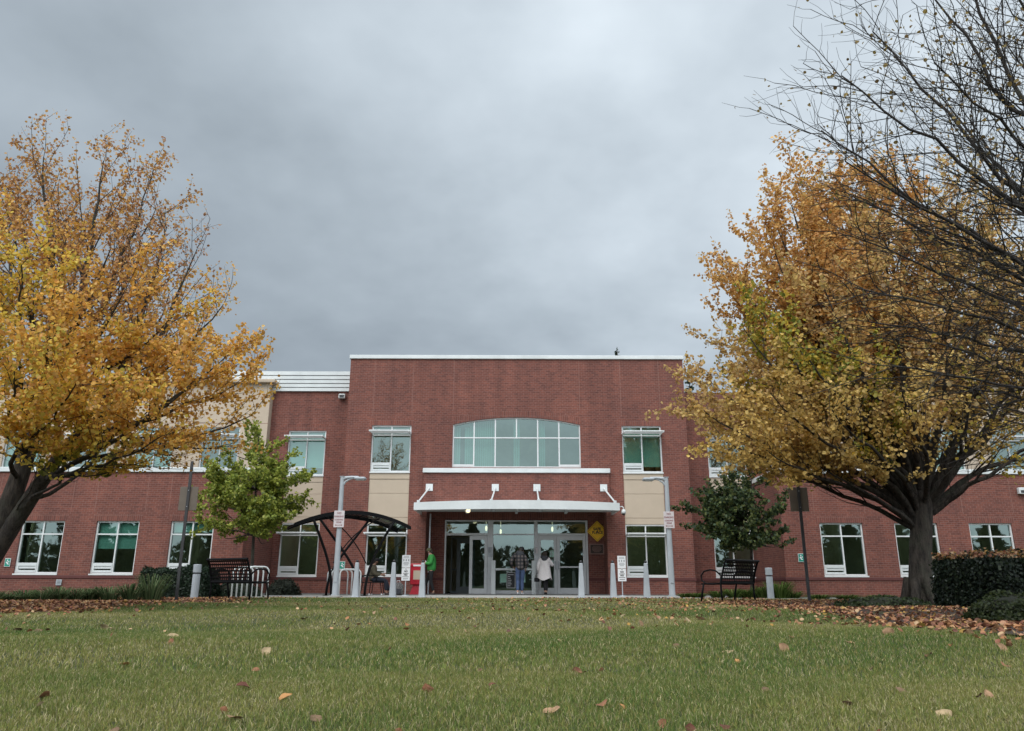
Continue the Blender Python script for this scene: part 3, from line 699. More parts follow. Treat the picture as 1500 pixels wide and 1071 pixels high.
# ------------------------------------------------------------------ trees
def bez(p0, p1, p2, p3, n):
    t = np.linspace(0, 1, n)[:, None]
    return (1-t)**3*p0+3*(1-t)**2*t*p1+3*(1-t)*t*t*p2+t**3*p3
class Tree:
    def __init__(s, seed, zmin=-9, lk=1., xr=99): s.xr = xr; s.zmin = zmin; s.lk = lk; s.r = np.random.default_rng(seed); s.tubes = []; s.lp = []; s.ls = []; s.lc = []; s.ln = []
    def tube(s, p, r0, r1, n): s.tubes.append((np.asarray(p, float), r0, r1, n))
    def leaves(s, pts, dirs, spacing, size, cols, dens, cup=1.0, spread=.05):
        r = s.r; L = np.linalg.norm(np.diff(pts, axis=0), axis=1).sum(); n = r.poisson(max(0, L/spacing*dens*s.lk))
        if n == 0: return
        f = r.uniform(.1, 1.03, n)*(len(pts)-1); i = np.minimum(f.astype(int), len(pts)-2); q = (f-i)[:, None]
        p = pts[i]*(1-q)+pts[i+1]*q+r.normal(0, spread, (n, 3)); p[:, 2] -= spread*.4
        p = p[p[:, 2] > s.zmin+.25*np.sin(p[:, 0]*2.1)+np.where(p[:, 0] > s.xr, .55, 0)]; n = len(p)
        s.lp.append(p); s.ls.append(size*r.uniform(.65, 1.25, n))
        c = cols[r.integers(0, len(cols), n)]*r.uniform(.72, 1.25, n)[:, None]; s.lc.append(c)
        nr = r.normal(0, .75, (n, 3)); nr[:, 2] += .45*cup; nr[:, 1] -= .35; s.ln.append(nr)
    def branch(s, p0, d, L, r0, n=5, up=.25, wob=.08, r1=None, side=8):
        d = d/np.linalg.norm(d); pts = [p0]; st = L/(n-1); r = s.r
        if p0[2]+d[2]*L < s.zmin: d = np.array([d[0], d[1], abs(d[2])*.3])
        for k in range(n-1):
            d = d+np.array([r.normal(0, wob), r.normal(0, wob), r.normal(0, wob)+up/(n-1)]); d /= np.linalg.norm(d); pts.append(pts[-1]+d*st)
        pts = np.array(pts); s.tube(pts, r0, r0*.35 if r1 is None else r1, side); return pts
    def limb(s, p0, d0, tgt, r0, opt, n=12):
        """a limb from p0 that leaves along d0 and reaches tgt; carries side branches, twigs and leaves"""
        r = s.r; p0 = np.asarray(p0, float); tgt = np.asarray(tgt, float); v = tgt-p0; L = np.linalg.norm(v)
        d0 = np.asarray(d0, float); d0 = d0/np.linalg.norm(d0); de = v/L*.8+np.array([0, 0, opt.get('endup', .25)]); de /= np.linalg.norm(de)
        p = bez(p0, p0+d0*L*.36, tgt-de*L*.3, tgt, n); w = np.linspace(0, 1, n)[:, None]; p = p+r.normal(0, .018*L, (n, 3))*np.sin(w*math.pi)*.5
        s.tube(p, r0, max(.008, r0*.12), 8)
        ns = int(L*opt.get('sub', 3.0)); flat = opt.get('flat', 1.)
        for f in np.linspace(opt.get('from', .25), 1., ns):
            f = min(.999, max(.1, f+r.normal(0, .02))); i = int(f*(n-1)); q = f*(n-1)-i; b = p[i]*(1-q)+p[i+1]*q
            t = p[i+1]-p[i]; t /= np.linalg.norm(t); sd = r.normal(size=3); sd -= t*(sd@t); sd /= np.linalg.norm(sd); sd[2] *= flat
            an = r.uniform(.5, .95); d = t*math.cos(an)+sd*math.sin(an)+np.array([0, 0, opt.get('lift', .12)])
            l = L*opt.get('slen', .34)*(1.12-f*.72)*r.uniform(.6, 1.2)+.25
            rr = max(.006, r0*.36*(1.1-f)); sb = s.branch(b, d, l, rr, 6, opt.get('sup', .25), opt.get('wob', .07), .004, 5)
            col = opt['cols']
            if opt.get('dens', 1) > 0: s.leaves(sb[2:], None, opt.get('space', .045), opt['size'], col, opt.get('dens', 1)*.8)
            nt_ = int(l*opt.get('twig', 6.5))
            for g in np.linspace(.18, 1, nt_):
                k = min(4, int(g*5)); q = g*5-k; bb = sb[k]*(1-q)+sb[k+1]*q; tt = sb[k+1]-sb[k]; tt /= np.linalg.norm(tt)
                sd = r.normal(size=3); sd -= tt*(sd@tt); sd /= np.linalg.norm(sd); sd[2] *= flat
                dd = tt*.75+sd*.75; tl = opt.get('tlen', .42)*r.uniform(.5, 1.25)
                tw = s.branch(bb, dd, tl, opt.get('tr', .0042), 4, opt.get('tup', .2), opt.get('wob', .09), .0018, 3)
                if opt.get('dens', 1) > 0: s.leaves(tw, None, opt.get('space', .045), opt['size'], col, opt.get('dens', 1))
        return p
    def build(s, root, bark, leafm, curl=.3):
        print('leaves', root.name, sum(map(len, s.lp)), 'tubes', len(s.tubes))
        V = []; L = []; S = []; nv = nl = 0
        for p, r0, r1, n in s.tubes:
            k = len(p); t = np.gradient(p, axis=0); t /= np.linalg.norm(t, axis=1, keepdims=True)+1e-9
            ref = np.array([.13, .97, .2]) if abs(t[0] @ np.array([.13, .97, .2])) < .9 else np.array([1., 0, 0])
            u = np.cross(t, ref); u /= np.linalg.norm(u, axis=1, keepdims=True); w = np.cross(t, u)
            an = 2*np.pi*np.arange(n)/n; rad = r0+(r1-r0)*np.linspace(0, 1, k) if np.isscalar(r0) else np.asarray(r0)
            V.append((p[:, None]+(u[:, None]*np.cos(an)[None, :, None]+w[:, None]*np.sin(an)[None, :, None])*rad[:, None, None]).reshape(-1, 3))
            i, a = np.meshgrid(np.arange(k-1), np.arange(n), indexing='ij'); b = (a+1) % n
            q = np.stack([i*n+a, i*n+b, i*n+n+b, i*n+n+a], -1).reshape(-1, 4)+nv
            L.append(q.ravel()); S.append(nl+np.arange(len(q))*4); nv += k*n; nl += q.size
        base = np.array(root.location)
        tr = npmesh('trunk', np.concatenate(V)-base, np.concatenate(L), np.concatenate(S), bark, parent=root, smooth=True)
        if s.lp:
            P = np.concatenate(s.lp)-base; c = np.clip(np.concatenate(s.lc), 0, 1)
            Vl, Ll, Sl, Cl = leafcloud(P, np.concatenate(s.ls), np.concatenate(s.ln), c, curl)
            npmesh('crown', Vl, Ll, Sl, leafm, Cl, parent=root)
A3 = lambda p: np.array(p, float)
def W(px, py, D): return np.array(at(px, py, D))
GOLD = A3([[.80, .46, .085], [.72, .39, .08], [.82, .52, .11], [.64, .33, .09], [.76, .49, .15]])
BRN = A3([[.60, .32, .11], [.50, .25, .10], [.66, .38, .13], [.40, .20, .09], [.72, .42, .11]])
YEL = A3([[.78, .55, .09], [.70, .54, .09], [.62, .52, .11], [.82, .54, .08]])
GRN = A3([[.24, .26, .04], [.32, .31, .05], [.17, .20, .035], [.42, .36, .05]])
PINK = A3([[.56, .32, .17], [.48, .25, .13], [.62, .40, .20], [.40, .20, .10]])

# --- left tree: several leaning stems from one base just outside the picture
D = 13.0
base = np.array([-9.0, D, 0.])
root = thing('katsura_tree', 'large golden autumn tree with leaning double trunk beside the left wing', 'tree', tuple(base))
T = Tree(3, 2.15, 3.6)
s1 = bez(base+[0, 0, -.1], W(-6, 800, D), W(25, 720, D), W(62, 590, D+.2), 10); T.tube(s1, np.array([.36, .225, .195, .18, .172, .16, .15, .135, .115, .09]), 0, 14)
s2 = bez(base+[.12, -.05, .1], W(5, 800, D-.2), W(55, 700, D-.4), W(128, 620, D-.6), 10); T.tube(s2, np.array([.22, .165, .145, .135, .13, .125, .115, .10, .08, .06]), 0, 14)
s3 = bez(base+[-.2, 0, .1], W(-60, 780, D+.2), W(-80, 680, D+.2), W(-90, 520, D+.4), 10); T.tube(s3, np.array([.34, .30, .27, .25, .23, .22, .2, .18, .15, .12]), 0, 12)
gold = dict(cols=GOLD, size=.055, dens=1.15, flat=.55, sup=.12, lift=.04, sub=3.1, twig=6.2)
brn = dict(cols=BRN, size=.052, dens=.46, flat=1., sup=.35, lift=.2, sub=2.9, twig=5.5, endup=.4)
pnk = dict(cols=PINK, size=.046, dens=.25, flat=1., sup=.35, lift=.2, sub=3.2, twig=6, endup=.35)
yel = dict(gold, cols=YEL, dens=1.2)
mix = dict(gold, cols=np.concatenate([GOLD, YEL]), dens=1.1)
for p0, d, tgt, r, o in [
    (s1[9], (.1, 0, 1), (62, 232, D+.6), .13, brn), (s1[8], (.3, .1, 1), (150, 237, D+.3), .12, brn), (s1[9], (.5, .2, 1), (217, 267, D+.8), .10, brn), (s1[8], (-.3, .3, 1), (-10, 252, D+1.2), .10, brn),
    (s2[9], (.5, 0, .8), (243, 333, D-.2), .10, pnk), (s2[9], (.7, 0, .7), (287, 367, D+.3), .09, pnk), (s2[8], (.7, 0, .5), (324, 450, D-.6), .09, dict(pnk, dens=.6, cols=GOLD)), (s1[9], (.4, .5, .8), (227, 307, D+1.7), .08, brn),
    (s2[7], (.9, -.2, .3), (334, 520, D-1.2), .085, gold), (s2[8], (.9, 0, .25), (354, 560, D-.2), .08, gold), (s2[7], (.9, .3, .15), (367, 610, D+.6), .07, dict(gold, dens=0.45)), (s2[6], (.8, -.4, .3), (282, 560, D-2.2), .08, gold),
    (s2[8], (.8, .1, .1), (327, 655, D+.2), .055, dict(gold, dens=0.28)), (s2[6], (.7, -.5, .05), (236, 640, D-1.8), .06, dict(mix, dens=0.40)), (s2[5], (.5, -.6, .1), (150, 655, D-2.), .05, dict(yel, dens=0.30)),
    (s1[7], (.3, -.8, .4), (80, 470, D-2.7), .085, gold), (s1[8], (.5, -.6, .6), (180, 430, D-2.1), .085, gold), (s1[8], (.6, -.3, .5), (246, 470, D-1.4), .08, mix), (s1[7], (.1, -.9, .2), (20, 545, D-3.), .08, mix), (s1[6], (.2, -.8, .2), (110, 565, D-2.9), .07, mix),
    (s1[9], (.2, -.5, 1), (95, 352, D-1.2), .10, dict(brn, dens=.9, cols=np.concatenate([BRN, GOLD]))), (s1[9], (0, -.5, 1), (20, 341, D-1.4), .1, dict(brn, dens=1., cols=np.concatenate([BRN, GOLD, YEL]))), (s1[9], (.3, -.2, 1), (160, 367, D-.6), .1, dict(brn, dens=.7)), (s1[8], (-.2, -.5, .8), (-40, 405, D-1.8), .09, dict(mix, dens=1.2)),
    (s1[8], (0, -.8, .5), (30, 390, D-2.3), .07, yel), (s2[5], (.5, .5, .3), (200, 560, D+1.8), .06, mix), (s1[5], (.2, .8, .4), (90, 520, D+2.2), .07, gold), (s2[9], (.6, .6, .5), (247, 430, D+1.6), .07, dict(gold, dens=.7)),
    (s1[9], (.1, .6, .9), (110, 326, D+2.), .08, dict(brn, dens=.7)), (s1[9], (.1, .3, 1), (20, 288, D+1.5), .09, dict(brn, dens=.7)), (s2[9], (.5, 0, .8), (227, 390, D-.4), .07, dict(brn, dens=.5)),
    (s3[9], (-.2, 0, 1), (-150, 272, D+.5), .1, brn), (s3[8], (-.8, 0, .5), (-300, 367, D), .1, brn), (s3[7], (-.9, -.3, .3), (-350, 520, D-1), .09, gold), (s3[6], (-.7, .5, .3), (-280, 560, D+1.5), .08, gold), (s3[9], (-.1, -.6, .8), (-100, 352, D-1.8), .09, mix), (s3[7], (-.2, -.9, .2), (-90, 560, D-2.8), .07, mix),
    (s1[4], (.5, -.4, .2), (60, 690, D-1.2), .03, dict(cols=GRN, size=.085, dens=.5, sub=3, twig=5, tlen=.3)), (s2[6], (.6, -.2, .1), (165, 690, D-1.0), .03, dict(cols=np.concatenate([GRN, YEL]), size=.08, dens=.5, sub=3, twig=5, tlen=.3)),
    ]: T.limb(p0, d, W(*tgt), r*.62, o)
T.build(root, M['bark'], M['leaf'])

# --- right tree: single thick trunk that fans out into many limbs
D = 17.0
b = W(1352, 884, D); base = np.array([b[0], D, 0.])
root = thing('katsura_tree', 'tall orange and olive autumn tree with single thick trunk behind the hedge', 'tree', tuple(base))
T = Tree(5, 2.45, 2.4, 8.6)
top = W(1346, 718, D)
tk = bez(base+[0, 0, -.15], base+[-.05, 0, .8], top+[.03, 0, -.7], top, 9); T.tube(tk, np.array([.36, .27, .235, .225, .22, .22, .225, .23, .20]), 0, 16)
for k in range(7):   # root flare
    an = 2*math.pi*k/7+.3; T.tube(np.array([base+[.2*math.cos(an), .2*math.sin(an), .55], base+[.34*math.cos(an), .34*math.sin(an), .18], base+[.5*math.cos(an), .5*math.sin(an), -.06]]), .13, .05, 8)
ORG = A3([[.74, .43, .14], [.66, .36, .12], [.80, .50, .17], [.56, .30, .11], [.72, .48, .17]])
OLV = A3([[.72, .51, .16], [.64, .45, .14], [.78, .55, .17], [.55, .37, .13], [.80, .57, .20]])
TAN = A3([[.68, .46, .18], [.60, .38, .16], [.76, .54, .22], [.50, .31, .13], [.70, .52, .18]])
org = dict(cols=ORG, size=.072, dens=.95, flat=1., sup=.3, lift=.18, sub=2.5, twig=5.6, tlen=.46)
tan = dict(org, cols=TAN, dens=.95, flat=.6, sup=.12, lift=.04)
olv = dict(org, cols=OLV, dens=.95, flat=.6, sup=.15, lift=.05)
grn = dict(org, cols=np.concatenate([GRN*1.15, YEL*.8]), dens=.9)
spa = dict(org, cols=TAN, dens=.5)
c0 = top; q = lambda dx, dz, dy=0.: c0+np.array([dx, dy, dz])
for p0, d, tgt, r, o in [
    (q(-.18, -.2), (-.6, 0, .8), (1158, 300, D), .13, org), (q(-.1, 0), (-.4, 0, 1), (1223, 293, D+.4), .13, org), (q(0, .1), (-.2, .1, 1), (1298, 283, D-.3), .12, org), (q(.05, 0), (0, .1, 1), (1358, 300, D+.8), .12, spa), (q(.1, .1), (.2, 0, 1), (1428, 312, D+.5), .12, spa),
    (q(-.2, -.3), (-.7, -.1, .7), (1134, 371, D-.6), .11, org), (q(-.2, -.2), (-.7, .3, .7), (1126, 411, D+1.2), .10, org), (q(-.2, -.4), (-.8, 0, .5), (1074, 436, D), .10, org), (q(-.22, -.5), (-.8, -.3, .4), (1088, 480, D-1.6), .09, grn), (q(-.2, -.4), (-.8, .4, .5), (1066, 500, D+1.4), .09, tan),
    (q(-.22, -.5), (-.9, -.1, .3), (1041, 560, D-.4), .09, tan), (q(-.24, -.6), (-.9, -.3, .2), (1029, 600, D-1.), .085, tan), (q(-.22, -.5), (-.9, .2, .25), (1036, 600, D+1.2), .08, tan), (q(-.24, -.7), (-.9, -.2, .1), (1056, 638, D-1.2), .075, olv), (q(-.26, -.8), (-.9, 0, .05), (1076, 652, D+.4), .07, tan),
    (q(-.25, -.75), (-.8, -.5, .1), (1118, 655, D-2.), .07, olv), (q(-.2, -.8), (-.7, -.6, .0), (1178, 662, D-1.6), .06, dict(olv, dens=.28)), (q(-.2, -.6), (-.6, -.7, .3), (1128, 575, D-2.8), .08, olv), (q(-.1, -.5), (-.4, -.8, .3), (1218, 600, D-3.), .08, dict(olv, dens=.28)), (q(-.1, -.4), (-.5, -.7, .5), (1168, 500, D-2.9), .09, dict(grn, dens=.8)),
    (q(-.1, -.3), (-.4, -.7, .6), (1208, 426, D-2.4), .09, tan), (q(0, -.2), (-.2, -.7, .7), (1298, 411, D-2.2), .09, tan), (q(-.1, -.1), (-.4, -.4, .9), (1188, 355, D-1.4), .10, org), (q(0, 0), (-.1, -.5, .9), (1288, 347, D-1.5), .10, tan), (q(0, 0), (.1, .5, .9), (1318, 379, D+2.), .09, spa),
    (q(-.1, -.2), (-.4, .6, .6), (1188, 450, D+2.2), .09, tan), (q(-.1, -.3), (-.5, .7, .3), (1158, 560, D+2.4), .08, dict(olv, dens=.5)), (q(0, -.3), (0, .8, .3), (1308, 540, D+2.6), .08, dict(olv, dens=.45)), (q(0, -.4), (0, -.9, .2), (1318, 560, D-3.), .08, dict(olv, dens=.7)),
    (q(-.18, -.2), (-.5, .2, .8), (1175, 290, D+.6), .10, org), (q(-.18, -.2), (-.6, -.2, .8), (1130, 315, D-.5), .10, org), (q(-.1, 0), (-.3, -.2, 1), (1240, 285, D-.8), .10, org), (q(-.1, 0), (-.3, .3, 1), (1260, 300, D+1.), .10, tan), (q(-.18, -.2), (-.6, .1, .7), (1120, 365, D+.5), .10, org),
    (q(-.2, -.3), (-.7, 0, .6), (1082, 410, D-.6), .09, org), (q(-.2, -.3), (-.7, .1, .6), (1110, 420, D+.6), .09, tan), (q(0, .1), (0, 0, 1), (1320, 290, D), .10, org), (q(-.1, 0), (-.4, -.3, .8), (1190, 380, D-1.4), .09, org), (q(-.2, -.4), (-.8, -.1, .4), (1050, 540, D-.8), .08, tan), (q(0, 0), (.2, -.3, 1), (1390, 310, D-.6), .10, tan), (q(.1, 0), (.4, -.2, .9), (1450, 330, D-.3), .10, tan), (q(.2, -.2), (.6, -.3, .6), (1480, 420, D-1.), .09, tan), (q(.2, -.3), (.7, -.1, .4), (1500, 520, D-.8), .09, olv),
    (q(.2, -.2), (.7, 0, .7), (1528, 355, D+.3), .12, spa), (q(.2, -.3), (.8, 0, .5), (1608, 434, D), .11, spa), (q(.2, -.3), (.7, -.4, .5), (1528, 480, D-1.6), .10, dict(olv, dens=.7)), (q(.22, -.4), (.8, .2, .2), (1588, 600, D+.8), .09, dict(olv, cols=YEL*.8, dens=.4)), (q(.22, -.4), (.8, -.3, .1), (1538, 630, D-1.2), .08, dict(olv, cols=YEL*.85, dens=.35)), (q(.22, -.5), (.7, -.5, .05), (1468, 650, D-1.8), .06, dict(olv, cols=YEL*.85, dens=.3)), (q(.2, -.2), (.6, -.5, .6), (1438, 426, D-2.), .09, spa), (q(.1, -.1), (.3, -.6, .8), (1388, 379, D-1.8), .09, spa),
    (q(.15, -.3), (.5, -.7, .3), (1428, 560, D-2.6), .08, dict(olv, dens=.3)), (q(.15, -.3), (.4, .7, .3), (1438, 560, D+2.2), .08, dict(olv, dens=.45)), (q(.2, 0), (.4, .4, .8), (1468, 395, D+1.8), .08, spa),
    (q(-.2, -.3), (-.7, -.2, .5), (1188, 585, D-.8), .07, tan), (q(-.2, -.3), (-.7, .2, .6), (1138, 470, D+.2), .08, dict(olv)), (q(-.1, -.2), (-.5, .1, .8), (1208, 387, D+.2), .08, org),
    ]: T.limb(p0, np.array(d)+[0, 0, .55], W(*tgt), r*.85, o)
T.build(root, M['bark'], M['leaf'])

# --- almost bare tree whose trunk stands outside the right edge
D = 8.2
base = np.array([8.1, D, 0.])
root = thing('bare_tree', 'nearly leafless dark branched tree reaching in over the hedge, a few yellow leaves', 'tree', tuple(base))
T = Tree(9, .6)
tk = bez(base+[0, 0, -.1], base+[-.05, 0, 1.2], base+[-.2, .1, 2.8], base+[-.25, .1, 4.2], 9); T.tube(tk, np.array([.36, .29, .27, .26, .25, .24, .22, .19, .15]), 0, 14)
bare = dict(cols=np.concatenate([OLV*.5, TAN*.4]), size=.045, dens=.06, flat=.8, sup=.12, lift=.06, wob=.14, sub=5.8, twig=6.2, tlen=.46, slen=.36, tr=.0032, tup=.18, endup=.14)
low = dict(bare, flat=.5, sup=.0, lift=-.02, endup=-.05, tup=.08, dens=.045)
yl = dict(low, cols=YEL*.75, dens=.12)
for p0, d, tgt, r, o in [
    (tk[8], (-.3, 0, 1), (1500, -250, D+.2), .09, bare), (tk[8], (-.6, .2, .9), (1366, -120, D+.4), .08, bare), (tk[8], (-.8, 0, .8), (1346, -30, D), .08, bare), (tk[7], (-.9, .1, .6), (1276, 45, D+.5), .075, bare), (tk[7], (-.9, -.1, .5), (1231, 110, D-.2), .075, bare), (tk[6], (-.9, .1, .45), (1201, 190, D+.2), .07, bare),
    (tk[6], (-1, -.2, .35), (1236, 235, D-.6), .07, bare), (tk[6], (-1, .2, .3), (1251, 290, D+.6), .065, low), (tk[5], (-1, 0, .3), (1261, 350, D), .06, low), (tk[5], (-1, -.2, .2), (1251, 420, D-.5), .055, low), (tk[5], (-1, .2, .15), (1271, 470, D+.4), .05, low), (tk[4], (-1, 0, .2), (1326, 490, D-.2), .05, low), (tk[4], (-1, -.3, .1), (1306, 535, D-.8), .045, low), (tk[4], (-1, .1, .1), (1376, 560, D+.3), .045, yl), (tk[3], (-1, -.1, .2), (1450, 590, D-.4), .04, yl),
    (tk[7], (-.8, -.5, .6), (1366, 90, D-1.2), .07, bare), (tk[7], (-.8, .5, .6), (1366, 130, D+1.2), .07, bare), (tk[8], (-.5, -.5, .9), (1450, -60, D-1.), .07, bare), (tk[6], (-.9, -.5, .3), (1420, 260, D-1.5), .06, low), (tk[6], (-.9, .5, .3), (1366, 330, D+1.3), .06, low), (tk[5], (-.9, -.5, .2), (1450, 400, D-1.5), .05, low), (tk[8], (-.4, .5, .9), (1470, 60, D+1.4), .06, bare),
    (tk[8], (.3, .2, 1), (1760, -300, D+.5), .09, bare), (tk[7], (.9, 0, .6), (2100, 0, D), .08, bare), (tk[6], (.8, .5, .4), (2100, 250, D+1), .07, bare), (tk[6], (.3, 1, .4), (1750, 250, D+3), .07, bare),
    ]: T.limb(p0, np.array(d)*[1, 1, .7], W(*tgt), r*.56, o, 14)
T.build(root, M['bark2'], M['leaf'])

# --- two young trees by the building
LG = A3([[.30, .36, .06], [.37, .41, .07], [.23, .29, .05], [.44, .45, .09], [.17, .22, .05]])
DG = A3([[.055, .09, .04], [.075, .115, .045], [.04, .065, .03], [.11, .145, .045], [.15, .17, .05]])
def young(name, label, px, D, targets, cols, size, seed, tr, zf, dens, fill):
    b = W(px, 872, D); base = np.array([b[0], D, 0.]); root = thing(name, label, 'tree', tuple(base)); T = Tree(seed, zf-.1, 5.5 if seed == 21 else 4.2)
    tp = W(*targets[0]); tk = bez(base+[0, 0, -.05], base+[.02, 0, .8], (base+tp)/2, tp, 9); T.tube(tk, tr, .012, 9)
    o = dict(cols=cols, size=size, dens=dens, flat=.6, sup=.1, lift=.05, sub=3.4, twig=5.2, tlen=.34, slen=.42, space=.06)
    T.limb(tk[5], (0, 0, 1), tp, .03, o, 8)
    c_, rx, ry = fill
    for k in range(26):
        a, e, q = T.r.uniform(0, 6.28), T.r.uniform(-1, 1), T.r.uniform(.6, .95); targets.append((c_[0]+rx*q*math.cos(a)*math.sqrt(1-e*e), c_[1]+ry*q*e, D+1.35*q*math.sin(a)*math.sqrt(1-e*e)))
    for k, t in enumerate(targets[1:]):
        w = W(*t); z = max(zf, min(tp[2]-.6, w[2]-.55)); i = np.argmin(abs(tk[:, 2]-z)); T.limb(tk[i], (w-tk[i])*[1, 1, .6]+[0, 0, .3], w, .028, o, 8)
    T.build(root, M['bark'], M['leaf'], .5)
young('maple_tree', 'young yellow green tree between the left bench and shelter', 366, 25.2,
      [(378, 640, 25.2), (345, 668, 25), (415, 672, 25.3), (318, 700, 25), (440, 705, 25.2), (300, 735, 25.2), (432, 735, 25.), (300, 765, 24.8), (425, 758, 25.5), (330, 790, 25.), (385, 798, 24.8), (375, 700, 24.), (350, 740, 24.), (400, 745, 24.1), (360, 690, 26.4), (410, 720, 26.3), (330, 750, 26.3), (345, 720, 24.4), (395, 700, 24.6), (365, 775, 24.2)], LG, .088, 21, .075, 1.7, 1.0, ((370, 728), 68, 70))
young('dogwood_tree', 'young dark green tree behind the right bench', 1102, 26.4,
      [(1100, 680, 26.4), (1075, 705, 26.3), (1122, 705, 26.5), (1050, 725, 26.2), (1138, 735, 26.4), (1022, 748, 26.2), (1140, 775, 26.3), (1030, 772, 26), (1138, 800, 26.2), (1060, 795, 26), (1105, 805, 26.), (1090, 740, 25.4), (1115, 770, 25.3), (1070, 765, 25.3), (1085, 725, 27.4), (1120, 790, 27), (1095, 780, 25.2), (1060, 740, 25.5), (1120, 740, 25.6)], DG, .095, 22, .07, 1.5, 1.1, ((1084, 760), 56, 62))

# --- conifers far behind the roof
def conifer(px, py, D, seed):
    t = W(px, py, D); root = thing('fir_tree', 'dark fir tree tip showing above the parapet' if seed == 1 else 'dark fir tree beyond the roof beside the orange tree', 'tree', (t[0], D, 0)); T = Tree(seed, -9, .5); h = t[2]
    T.tube(np.array([[t[0], D, -.1], [t[0], D, h*.5], [t[0], D, h]]), .3, .02, 8)
    for z in np.arange(2, h-.1, .35):
        f = (h-z)/h
        for k in range(7):
            an = T.r.uniform(0, 6.28); T_ = T.branch(np.array([t[0], D, z]), np.array([math.cos(an), math.sin(an), .25]), .12+f*3.2*T.r.uniform(.5, 1.2), .02, 4, .2, .05, .008, 3)
            T.leaves(T_, None, .05, .22, A3([[.022, .04, .02], [.03, .05, .025]]), .7, 1, .10)
    T.build(root, M['bark'], M['leaf'])
conifer(903, 508, 58, 1); conifer(1008, 545, 58, 2)

# --- hedge, shrubs, grasses
def bush(name, label, cat, c, rad, n, cols, size, seed, box=False, top=None, group=None):
    r = np.random.default_rng(seed); root = thing(name, label, cat, tuple(c), 0, group); m = MB()
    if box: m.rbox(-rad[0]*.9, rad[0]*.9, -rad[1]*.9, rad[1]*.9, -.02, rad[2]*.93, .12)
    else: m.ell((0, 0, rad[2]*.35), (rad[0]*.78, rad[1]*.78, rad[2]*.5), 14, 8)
    # solid dark core, the shade inside the foliage put into its colour
    m.build('dark_core', plain('shade core '+name, (.018, .02, .012), .95, 0, .3, 20), root, True)
    if box:
        u = r.uniform(-1, 1, (n*2, 3)); u[:, 2] = r.uniform(0, 1, n*2); e = np.stack([abs(u[:, 0]), abs(u[:, 1]), u[:, 2]], 1)
        k = (r.integers(0, 100, n*2)); ax = np.where(k < 40, 1, np.where(k < 62, 0, 2)); sg = np.sign(r.normal(size=n*2))
        u[ax == 0, 0] = sg[ax == 0]; u[ax == 1, 1] = sg[ax == 1]; u[ax == 2, 2] = 1.
        rr = np.minimum(1, 1.06-.05*(np.maximum(abs(u[:, 0]), 0)**8+u[:, 2]**8)); p = u*np.array(rad)
        ln = np.array([rad[0], rad[1], rad[2]]); p[:, 0] = np.clip(p[:, 0], -rad[0]+.1*(u[:, 2] > .85)*(u[:, 2]-.85)*6, rad[0]); p += r.normal(0, .035, p.shape); p[:, 2] += .05*np.sin(p[:, 0]*4)*u[:, 2]+.03*np.sin(p[:, 0]*9+p[:, 1]*5); p[:, 1] += .05*np.sin(p[:, 0]*5+p[:, 2]*6); p[:, 2] = np.maximum(p[:, 2], .02)
        nr = np.zeros_like(p); nr[np.arange(len(p)), ax] = np.where(ax == 2, 1, sg); nr += r.normal(0, .6, p.shape)
    else:
        d = r.normal(size=(n, 3)); d /= np.linalg.norm(d, axis=1, keepdims=True); d[:, 2] = abs(d[:, 2])*1.0-.1
        p = d*np.array(rad)*(1+.12*np.sin(d[:, 0:1]*7+seed)*np.sin(d[:, 1:2]*6+d[:, 2:3]*5))*r.uniform(.72, 1.04, (n, 1)); p[:, 2] = np.maximum(p[:, 2], .02); nr = d+r.normal(0, .6, p.shape)
    col = cols[r.integers(0, len(cols), len(p))]*r.uniform(.6, 1.35, len(p))[:, None]
    if top is not None:
        k = (p[:, 2] > rad[2]*.955)&(r.uniform(0, 1, len(p)) < .5); col[k] = PAL[r.choice(7, k.sum())]; p[k, 2] += .02
    V, L, S, C = leafcloud(p, size*r.uniform(.7, 1.3, len(p)), nr, col, .3)
    npmesh('foliage', V, L, S, M['leaf'], C, parent=root); return root
HG = A3([[.014, .026, .016], [.022, .036, .02], [.010, .018, .012], [.03, .044, .022]])
bush('hedge', 'clipped dark green hedge with brown leaves lying on its top', 'hedge', (9.75, 12.95, 0), (2.45, .75, .86), 26000, HG, .042, 31, True, True)
bush('low_shrub', 'low mounded green shrub in front of the hedge', 'shrub', (6.55, 10.4, 0), (.62, .55, .36), 7000, A3([[.05, .07, .022], [.07, .085, .03], [.035, .05, .02]]), .035, 32)
bush('ground_cover', 'low trailing plant at the foot of the tall tree', 'shrub', (7.45, 16.0, 0), (.95, .7, .22), 3200, A3([[.045, .07, .025], [.06, .08, .03], [.03, .045, .02]]), .045, 36)
a = W(258, 872, 24.2); bush('box_shrub', 'clipped dark green shrub behind the left sign post', 'shrub', (a[0], 24.4, 0), (.95, .6, .80), 6000, A3([[.022, .045, .024], [.03, .055, .028], [.016, .03, .018]]), .05, 33, True)
a = W(407, 872, 27.6); bush('wispy_shrub', 'loose grey green shrub under the window left of shelter', 'shrub', (a[0], 28.2, 0), (.62, .5, .62), 2600, A3([[.05, .062, .04], [.07, .08, .055], [.03, .04, .028]]), .06, 34)
a = W(335, 872, 24.5); bush('box_shrub', 'low dark shrub behind the left bench and bike rack', 'shrub', (a[0], 25.2, 0), (.8, .5, .55), 3200, A3([[.022, .045, .024], [.03, .055, .028], [.016, .03, .018]]), .05, 35)
